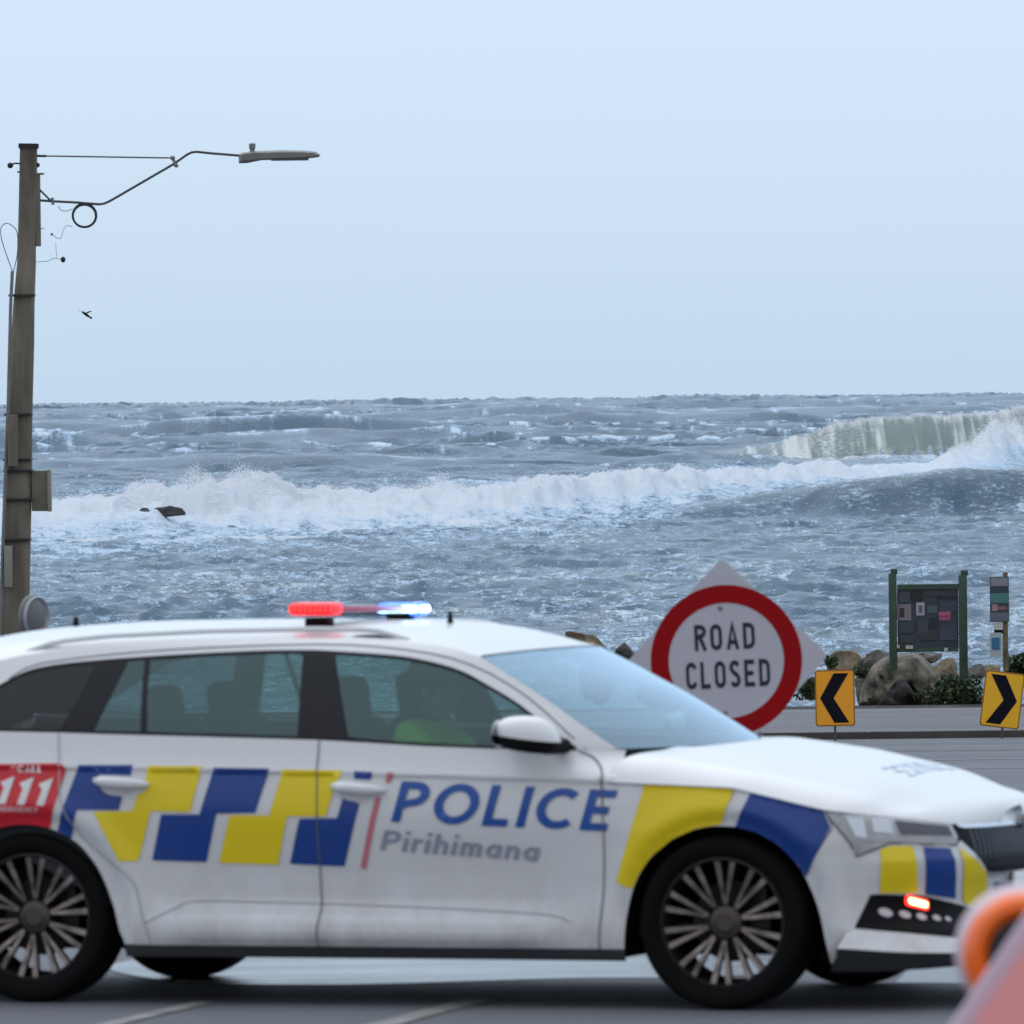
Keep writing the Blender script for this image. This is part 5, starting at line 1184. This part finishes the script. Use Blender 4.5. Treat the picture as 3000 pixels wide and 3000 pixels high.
vs2=train(.42,1.3,.035,71,1.7,140,400,skew=-.25)
H*=1-.85*ss(X,15,27)*ss(Yw,540,620)*(1-ss(Yw,848,900))
foam=np.zeros_like(X); sand=np.zeros_like(X); calm=np.zeros_like(X)
nA=fbm(X/5,Yw/14,5,101,.6); nB=fbm(X/1.3,Yw/4.5,5,131,.62); nC=fbm(X/.42,Yw/1.4,4,161,.65); nD=fbm(X/16,Yw/40,4,191,.55)
_m=ss(Yw,560,860); nB=nB*(1-_m)+_m*fbm(X/3.2,Yw/75,4,231,.62); nC=nC*(1-_m)+_m*fbm(X/1.3,Yw/50,3,241,.6); nA=nA*(1-_m)+_m*fbm(X/13,Yw/110,4,251,.6)
# --- roller of white water, running obliquely away to the right
ksX=[-60,-30,-14,-6,.8,8,17,25,38,60,100]; ksY=[404,406,414,432,456,500,590,660,780,990,1300]
Yc=np.interp(X,ksX,ksY)+fbm(X/6,X*0+3.3,4,7)*7+fbm(X/1.6,X*0+1.3,3,8)*1.6
Am=np.interp(X,[-60,-30,-24,-18,-14.5,-12.5,-9,-4,1,8,17,24,31,36,40,46,60],[.7,1.0,1.3,1.7,2.1,2.1,1.6,1.5,1.7,1.6,1.3,.7,.5,1.7,2.8,2.6,1.4])
Am=.9*Am*(1+.34*fbm(X/6.5,Yw/20+1.7,4,9,.6)+.12*fbm(X/1.1,Yw/3,3,19,.6))
dY=Yw-Yc; scl=np.interp(Yc,[400,800],[1,1.7])
prof=np.where(dY<0,np.exp(-(dY/(11*scl))**2),np.exp(-(dY/(13*scl))**2))
lump=fbm(X/2.4,Yw/3.4,3,301,.5)*.26+fbm(X/.7,Yw/2.0,3,311,.6)*.08
H=H*(1-.55*prof)+Am*prof+lump*prof*(.55+.45*np.clip(Am,0,2))
body=np.where(dY<0,ss(dY,-62*scl,-12*scl),1-ss(dY,25*scl,110*scl))
foam=np.maximum(foam,np.clip(body*1.25+.35*nB*(1-prof)-.05,0,1.2)*(.62+.38*prof))
# old foam spread in front of and behind the roller
apron=np.where(dY<0,ss(dY,-150,-15),1-ss(dY,60,260))*(1-ss(X/Yw,.012,.05)*.5)
foam=np.maximum(foam,apron*np.clip(.64+.45*nA+.35*nB,0,.95))
# --- the big breaker far right
Yb=840+fbm(X/14,X*0+5,3,55)*5+.12*(X-34)**2*0
Ab=np.interp(X,[18,22,25,28,31,36,50,64,80],[.5,1.2,2.0,2.8,3.4,3.65,3.6,3.0,1.6])*(1+.05*fbm(X/3,X*0,3,77))
dB=Yw-Yb; pb=np.where(dB<0,np.clip(1+dB/9.0,0,1)**.8,np.exp(-(dB/34)**2))
H=H*(1-.8*pb*(Ab>.3))+Ab*pb
face=(dB<1.0)*(dB>-9.5+3.2*np.abs(nC+nA))*ss(Ab,2.4,3.4)
streak=gnoise(X/.30+Yw*.03,Yw/9,401)*.45+gnoise(X/.85+Yw*.03,Yw/14,402)*.5+gnoise(X/2.6,Yw/9,403)*.35+.3*nC
H+=face*streak*.16
left=ss(X,12,20)*(1-ss(X,27,33))*ss(dB,-60,-8)*(1-ss(dB,0,20))
foam=np.maximum(foam,left*np.clip(.52+.8*nB+.55*nC,0,.95)); foam=np.where(face>.3,np.clip(.36+.62*streak+.35*np.clip((dB+2.5)/3,0,1),0,.9),foam); calm=np.maximum(calm,face)
foam=np.maximum(foam,np.exp(-((dB-1.5)/2.5)**2)*ss(Ab,1,3)*np.clip(.5+.6*nC,0,1))
sand=np.maximum(sand,np.maximum(face*.95,left*.7)+ss(dB,-60,-8)*(dB<0)*ss(Ab,.6,2.0)*.35)
toe=ss(X,23,30)*np.exp(-((dB+14-2*nA)/7)**2); foam=np.maximum(foam,toe*np.clip(.8+.5*nB,0,1.1)); H+=toe*(.35+.4*np.abs(lump))
# --- nearer steep wave on the right with a dark face
Y2=438+fbm(X/7,X*0+9,3,66)*4+.10*(X-20)**2*.3; A2=np.interp(X,[4,8,11,15,19,22,26,32],[0,.55,1.0,1.6,2.1,2.05,1.7,1.1]); d2=Yw-Y2; p2=np.where(d2<0,np.exp(-(d2/4.4)**2),np.exp(-(d2/15)**2))
H=H*(1-.6*p2*(A2>.2))+A2*p2
face2=np.exp(-((d2+6)/6)**2)*ss(A2,.3,1.0); foam=foam*(1-.92*face2); crest2=np.exp(-((d2-1.0)/1.8)**2)*ss(A2,.3,.8)*np.clip(.25+.9*nC+.5*nB,0,.9); foam=np.maximum(foam,crest2); sand=np.maximum(sand,np.exp(-((d2-1)/4)**2)*ss(A2,.6,1.4)*.35)
# --- long dark swell far left
Y3=1400+fbm(X/30,X*0+2,3,88)*22; A3=np.interp(X,[-110,-66,-58,-44,-30,-14,-4,6],[0,.9,2.0,3.4,3.6,2.6,1.3,0]); d3=Yw-Y3; p3=np.where(d3<0,np.exp(-(d3/8.5)**2),np.exp(-(d3/40)**2))
H=H*(1-.85*np.exp(-(d3/60)**2)*ss(A3,.2,1.2))+A3*p3
face3=np.exp(-((d3+14)/20)**2)*ss(A3,.3,1); foam=foam*(1-.9*face3); foam=np.maximum(foam,np.exp(-((d3-2)/6)**2)*ss(A3,.3,1.2)*np.clip(.45+.8*nB+.4*nA,0,.95))
Y4=1010+fbm(X/26,X*0+4,3,98)*16; A4=np.interp(X,[-80,-52,-36,-20,-8,4,14,24],[0,1.0,1.4,.8,1.5,1.7,1.1,0]); d4=Yw-Y4; p4=np.where(d4<0,np.exp(-(d4/10)**2),np.exp(-(d4/30)**2)); H+=A4*p4
foam=np.maximum(foam,np.exp(-((d4-1)/4)**2)*ss(A4,.5,1.3)*np.clip(.2+.9*nB+.6*nC,0,.9))
# further long swells, each with a thin broken crest
for (y0,pts,wd,sd_) in ((1180,[(-20,0),(-5,1.4),(12,2.0),(26,1.5),(38,0)],11,211),(1720,[(-30,0),(0,2.2),(26,2.8),(60,2.0),(90,0)],16,212),(1640,[(-120,1.6),(-80,2.4),(-50,1.6),(-30,0)],16,216),(2250,[(-90,0),(-40,3.0),(10,3.4),(40,1.5),(80,2.8),(120,2.6)],20,213),(3000,[(-170,2.4),(-100,3.6),(-30,2.2),(30,3.4),(110,3.8),(170,2)],28,214),(4000,[(-220,3.5),(-120,2.2),(0,4.0),(90,2.6),(220,4.2)],36,215),(760,[(-45,.7),(-25,1.3),(-8,1.0),(4,.5),(12,0)],9,217),(560,[(-30,0),(-18,.6),(-4,.9),(8,.4),(14,0)],7,218)):
    Yk_=y0+fbm(X/(y0*.03),X*0+sd_*.37,3,sd_)*y0*.016; Ak=np.interp(X,[p[0] for p in pts],[p[1] for p in pts])*(1+.2*fbm(X/(y0*.012),X*0,2,sd_+50)); dk_=Yw-Yk_
    pk=np.where(dk_<0,np.exp(-(dk_/wd)**2),np.exp(-(dk_/(wd*3))**2)); H=H*(1-.6*pk*ss(Ak,.2,1))+Ak*pk
    fk=np.exp(-((dk_+wd*.9)/(wd*1.1))**2)*ss(Ak,.3,1.2); foam=foam*(1-.8*fk)
    foam=np.maximum(foam,np.exp(-((dk_-wd*.12)/(wd*.30))**2)*ss(Ak,.3,1.0)*np.clip(.42+.9*nA+.5*nD,0,.95))
calm=np.maximum(calm,.5*ss(Yw,620,1000)*(1-.9*left)); H+=left*(.28*nB+.22*nC)
# whitecaps on sharp crests everywhere
gy=np.gradient(H,axis=0)/np.maximum(res,.1)
crest=np.clip((far-.80)*5,0,1)*np.clip(.35+1.1*nB,0,1)+np.clip((far2-.80)*4,0,1)*np.clip(.1+1.2*nB+.4*nC,0,1)+np.clip((mid-.84)*4.5,0,1)*np.clip(.05+1.2*nB+.6*nC,0,1)*.8+np.clip((mid2-.86)*4,0,1)*np.clip(nC*1.4,0,1)*.7
foam=np.maximum(foam,np.clip(crest,0,1)*.95)
# drifting foam streaks
near=1-ss(Yw,330,560)
lace=np.clip(.08+.55*np.clip(nA+.25,0,1)*np.clip(nB+.5,0,1)+.42*np.clip(nC*1.2,0,1)*(.5+.5*np.clip(nA+nD+.4,0,1))*near,0,.62)
foam=np.maximum(foam,lace*(.45+.35*near+.25*np.clip(nD+.3,0,1)))
veil=np.clip(.26+.55*nD+.2*nA,0,.5)*(1-ss(Yw,300,460)); foam=np.maximum(foam,veil*.75)
sand=np.maximum(sand,np.clip(nA*.8+nD*.5-.25,0,.35)*near+.04)
foam=np.clip(foam,0,1)
nR,nC_=X.shape
def sea_height_at(x,y):
    i=int(np.clip(np.searchsorted(SYr,y),0,nR-1)); j=int(np.clip((x/SYr[i]-SU[0])/(SU[1]-SU[0]),0,nC_-1)); return SEA+float(H[i,j])
co=np.stack([X,Yw,SEA+H],-1).reshape(-1,3).astype(np.float32)
me=bpy.data.meshes.new('sea'); me.vertices.add(nR*nC_); me.vertices.foreach_set('co',co.ravel())
i=np.arange(nR-1)[:,None]*nC_+np.arange(nC_-1)[None,:]; q_=np.stack([i,i+1,i+1+nC_,i+nC_],-1).reshape(-1,4).astype(np.int32)
nf=len(q_); me.loops.add(nf*4); me.loops.foreach_set('vertex_index',q_.ravel()); me.polygons.add(nf); me.polygons.foreach_set('loop_start',np.arange(0,nf*4,4,dtype=np.int32)); me.polygons.foreach_set('use_smooth',np.ones(nf,bool))
me.update(calc_edges=True)
for nm,ar in(('foam',foam),('sand',sand),('calm',calm)):
    at_=me.attributes.new(nm,'FLOAT','POINT'); at_.data.foreach_set('value',ar.astype(np.float32).ravel())
sm_=bpy.data.materials.new('storm_sea'); sm_.use_nodes=True; t=sm_.node_tree; b=t.nodes['Principled BSDF']; L=t.links
def att(n): a=t.nodes.new('ShaderNodeAttribute'); a.attribute_name=n; return a.outputs['Fac']
def mth(op,a,b_=None,c_=None,cl=False):
    m_=t.nodes.new('ShaderNodeMath'); m_.operation=op; m_.use_clamp=cl
    for k,v_ in enumerate((a,b_,c_)):
        if v_ is None: continue
        if isinstance(v_,(int,float)): m_.inputs[k].default_value=v_
        else: L.new(v_,m_.inputs[k])
    return m_.outputs[0]
tc=t.nodes.new('ShaderNodeTexCoord')
def nz(scale,vec,det=6,ro=.65):
    mp=t.nodes.new('ShaderNodeMapping'); mp.inputs['Scale'].default_value=vec; L.new(tc.outputs['Object'],mp.inputs[0]); n=t.nodes.new('ShaderNodeTexNoise'); n.inputs['Scale'].default_value=scale; n.inputs['Detail'].default_value=det; n.inputs['Roughness'].default_value=ro; n.inputs['Distortion'].default_value=.6; L.new(mp.outputs[0],n.inputs[0]); return n.outputs[0]
n1=nz(2.4,(1,.30,3.5),7,.68); n2=nz(13,(1,.14,3),5,.72)
nl=nz(4.5,(1,.22,4),5,.6); nlace=[n for n in t.nodes if n.type=='TEX_NOISE'][-1]; nlace.noise_type='RIDGED_MULTIFRACTAL'; nlace.normalize=True; nlace.inputs['Distortion'].default_value=1.2
nn=mth('MULTIPLY_ADD',n1,.55,mth('MULTIPLY',n2,.45))
lace_=mth('MULTIPLY',mth('SUBTRACT',nl,.50,None,True),1.1)            # 0..1 around .5
amp=mth('SUBTRACT',mth('MULTIPLY_ADD',att('calm'),-4.6,5.6),mth('MULTIPLY',mth('MULTIPLY',mth('SUBTRACT',att('foam'),.62),2.6,None,True),4.2)); amp=mth('MAXIMUM',amp,.6)
f0=mth('ADD',mth('MULTIPLY_ADD',mth('SUBTRACT',nn,.5),amp,att('foam')),mth('MULTIPLY',lace_,mth('MULTIPLY_ADD',att('foam'),.8,.1)))
mr=t.nodes.new('ShaderNodeMapRange'); mr.interpolation_type='SMOOTHSTEP'; mr.inputs['From Min'].default_value=.30; mr.inputs['From Max'].default_value=.86; L.new(f0,mr.inputs[0]); ff=mr.outputs[0]
mixc=t.nodes.new('ShaderNodeMixRGB'); mixc.inputs[1].default_value=(.002,.050,.102,1); mixc.inputs[2].default_value=(.10,.15,.135,1); L.new(att('sand'),mixc.inputs[0])
mk=t.nodes.new('ShaderNodeMixRGB'); mk.inputs[1].default_value=(.43,.57,.72,1); mk.inputs[2].default_value=(.60,.62,.655,1)
mk2=t.nodes.new('ShaderNodeMapRange'); mk2.interpolation_type='SMOOTHSTEP'; mk2.inputs['From Min'].default_value=.62; mk2.inputs['From Max'].default_value=1.15; L.new(mth('MULTIPLY_ADD',mth('SUBTRACT',n1,.5),.7,att('foam')),mk2.inputs[0]); L.new(mk2.outputs[0],mk.inputs[0])
mf=t.nodes.new('ShaderNodeMixRGB'); L.new(mk.outputs[0],mf.inputs[1]); mf.inputs[2].default_value=(.56,.575,.58,1); L.new(att('sand'),mf.inputs[0])
mx=t.nodes.new('ShaderNodeMixRGB'); L.new(ff,mx.inputs[0]); L.new(mixc.outputs[0],mx.inputs[1]); L.new(mf.outputs[0],mx.inputs[2]); L.new(mx.outputs[0],b.inputs['Base Color'])
rr_=mth('MULTIPLY_ADD',ff,.5,.24); L.new(rr_,b.inputs['Roughness']); b.inputs['IOR'].default_value=1.33
L.new(mth('MULTIPLY_ADD',ff,-.16,.20),b.inputs['Specular IOR Level'])
bp=t.nodes.new('ShaderNodeBump'); bp.inputs['Strength'].default_value=.55; bp.inputs['Distance'].default_value=.12; L.new(mth('MULTIPLY_ADD',n2,.5,n1),bp.inputs['Height']); L.new(bp.outputs[0],b.inputs['Normal'])
so=link_mesh('sea',me,sm_); tag(so,kind='structure')
# spray thrown up by the roller and the breaker: very many small droplets clumps
rs=np.random.RandomState(5); PV=[];
def spray(n,xr,yr,hf,zr,sz):
    xs=rs.uniform(*xr,n); 
    for x in xs:
        y=float(np.interp(x,ksX,ksY))+rs.uniform(*yr) if yr is not None else 839+rs.uniform(-1,4)
        z=sea_height_at(x,y)+abs(rs.normal(0,1))*hf(x)*zr; PV.append((x,y,z,sz*rs.uniform(.4,1.3)))
spray(34000,(-26,20),(-6,7),lambda x:float(np.interp(x,[-26,-17,-14,-12,-8,0,20],[.12,.3,.8,.7,.35,.25,.2])),.40,.016)
spray(34000,(-17,-8),(-4,5),lambda x:math.exp(-((x+13.2)/2.2)**2)*(.6+.5*math.sin(x*3.1)),.52,.018)
spray(9000,(33,46),(-8,8),lambda x:math.exp(-((x-39)/4)**2)+.2,.42,.034)
spray(9000,(26,48),None,lambda x:.5,.30,.03)
spray(9000,(-6,3),(-4,5),lambda x:.6*math.exp(-((x+3.5)/1.5)**2),.5,.016)
V=np.array(PV); k=len(V); tet=np.array([(1,1,1),(1,-1,-1),(-1,1,-1),(-1,-1,1)],float)*.6
jit=rs.normal(0,.25,(k,4,3)); vv=V[:,None,:3]+(tet[None]+jit)*V[:,3][:,None,None]*np.array([1.3,1,.8]); 
fc=(np.arange(k)[:,None,None]*4+np.array([(0,1,2),(0,3,1),(0,2,3),(1,3,2)])[None]).reshape(-1,3)
me2=bpy.data.meshes.new('sea_spray'); me2.from_pydata(vv.reshape(-1,3).tolist(),[],fc.tolist()); me2.update()
spm=mat('spray_white',(.80,.80,.84),.8,spec=.1)
tag(link_mesh('sea_spray',me2,spm),kind='stuff')
# wet black rock breaking the surface in the surf
searock_m=mat('surf_rock',(.045,.043,.045),.8,noise=(5,.5),bump=(9,.9))
def surf_depth(px,py):
    for yy in np.arange(385,430,.5):
        q0=at(px,py,float(yy))
        if sea_height_at(q0.x,float(yy))>=q0.z: return float(yy)
    return 405.0
for (px0,py0,px1,py1,lb,sd_) in((445,1462,536,1520,'black rock breaking the surface in the white surf',31),(402,1478,446,1502,'low black rock just left of the larger black rock in the surf',32)):
    Yk=surf_depth((px0+px1)/2,py1-8)-.6; a=at((px0+px1)/2,(py0+py1)/2+6,Yk); s=Yk/F
    o=rock('sea_rock',(a.x,a.y,a.z-(py1-py0)*s*.30),((px1-px0)*s*1.1,.4,(py1-py0)*s*1.25),searock_m,lb,sd_,group='rocks in the surf',blocky=.0,rough=.22); o.rotation_euler=(0,R(-5),0)
    for v in o.data.vertices:
        if v.co.z<0: v.co.z=0; v.co.y*=.3

# ------------------------------------------------------------------ blurred things close to the camera
G=lambda x,y,Y:at(2500+x/3.864,2500+y/3.864,Y)
hc=G(1935,1130,15.5); hl=empty('hazard_lamp',(hc.x,hc.y,0)); tag(hl,'round orange warning lamp with a pale rim close to the camera at the lower right','warning lamp'); z0=hc.z; ux=15.5/F/3.864
mb=MB(); mb.lathe([(p*ux,-.0+q2) for p,q2 in((640,-.035),(700,-.045),(760,-.035),(778,-.01),(775,.05),(700,.07),(0,.07))],(0,0,z0),ax='y',n=48); mb.build('housing',mat('pale_pink_plastic',(.60,.46,.50),.5),hl)
mb=MB(); mb.lathe([(p*ux,q2) for p,q2 in((712,-.0462),(650,-.060),(540,-.066),(440,-.052),(425,-.036))],(0,0,z0),ax='y',n=48); mb.build('lens',mat('orange_lens',(1.0,.15,.0),.3,coat=.5),hl)
mb=MB(); mb.lathe([(p*ux,q2) for p,q2 in((480,-.040),(425,-.052),(200,-.062),(0,-.066))],(0,0,z0),ax='y',n=48); mb.build('lens_centre',mat('dark_lens',(.008,.005,.006),.5),hl)
mb=MB(); mb.tube([(0,.02,0),(0,.02,z0-.09)],.02,10); mb.box((0,.02,.02),(.3,.3,.04),bev=.01); mb.build('stand',black_trim,hl)
bb=empty('barrier_board',(G(1900,1932,15.0).x,15.0,0)); tag(bb,'blurred salmon pink board with a slanting pale edge in the lower right corner','barrier')
def rp(x,y): p=G(x,y,15.0)-bb.location; return (p.x,p.z)
mb=MB(); mb.prism([rp(2000,640),rp(1080,2000),rp(900,2400),rp(2600,2400),rp(2600,640)],-.0,.035); bo=mb.build('pale_edge',mat('pale_pink_edge',(.66,.50,.60),.5),bb,smooth=False)
mb=MB(); mb.prism([rp(2080,900),rp(1440,1800),rp(1330,2000),rp(1130,2400),rp(2590,2400),rp(2590,900)],-.012,-.003); mb.build('board',mat('salmon_plastic',(.95,.36,.35),.5),bb,smooth=False)
mb=MB()
x0=rp(1500,2400)[0];zt=rp(1500,2390)[1]
for xx in(x0+.1,x0+.22): mb.box((xx,.0175,zt/2),(.03,.03,zt)); 
mb.box((x0+.16,.0175,.02),(.3,.4,.04)); mb.build('legs',black_trim,bb)
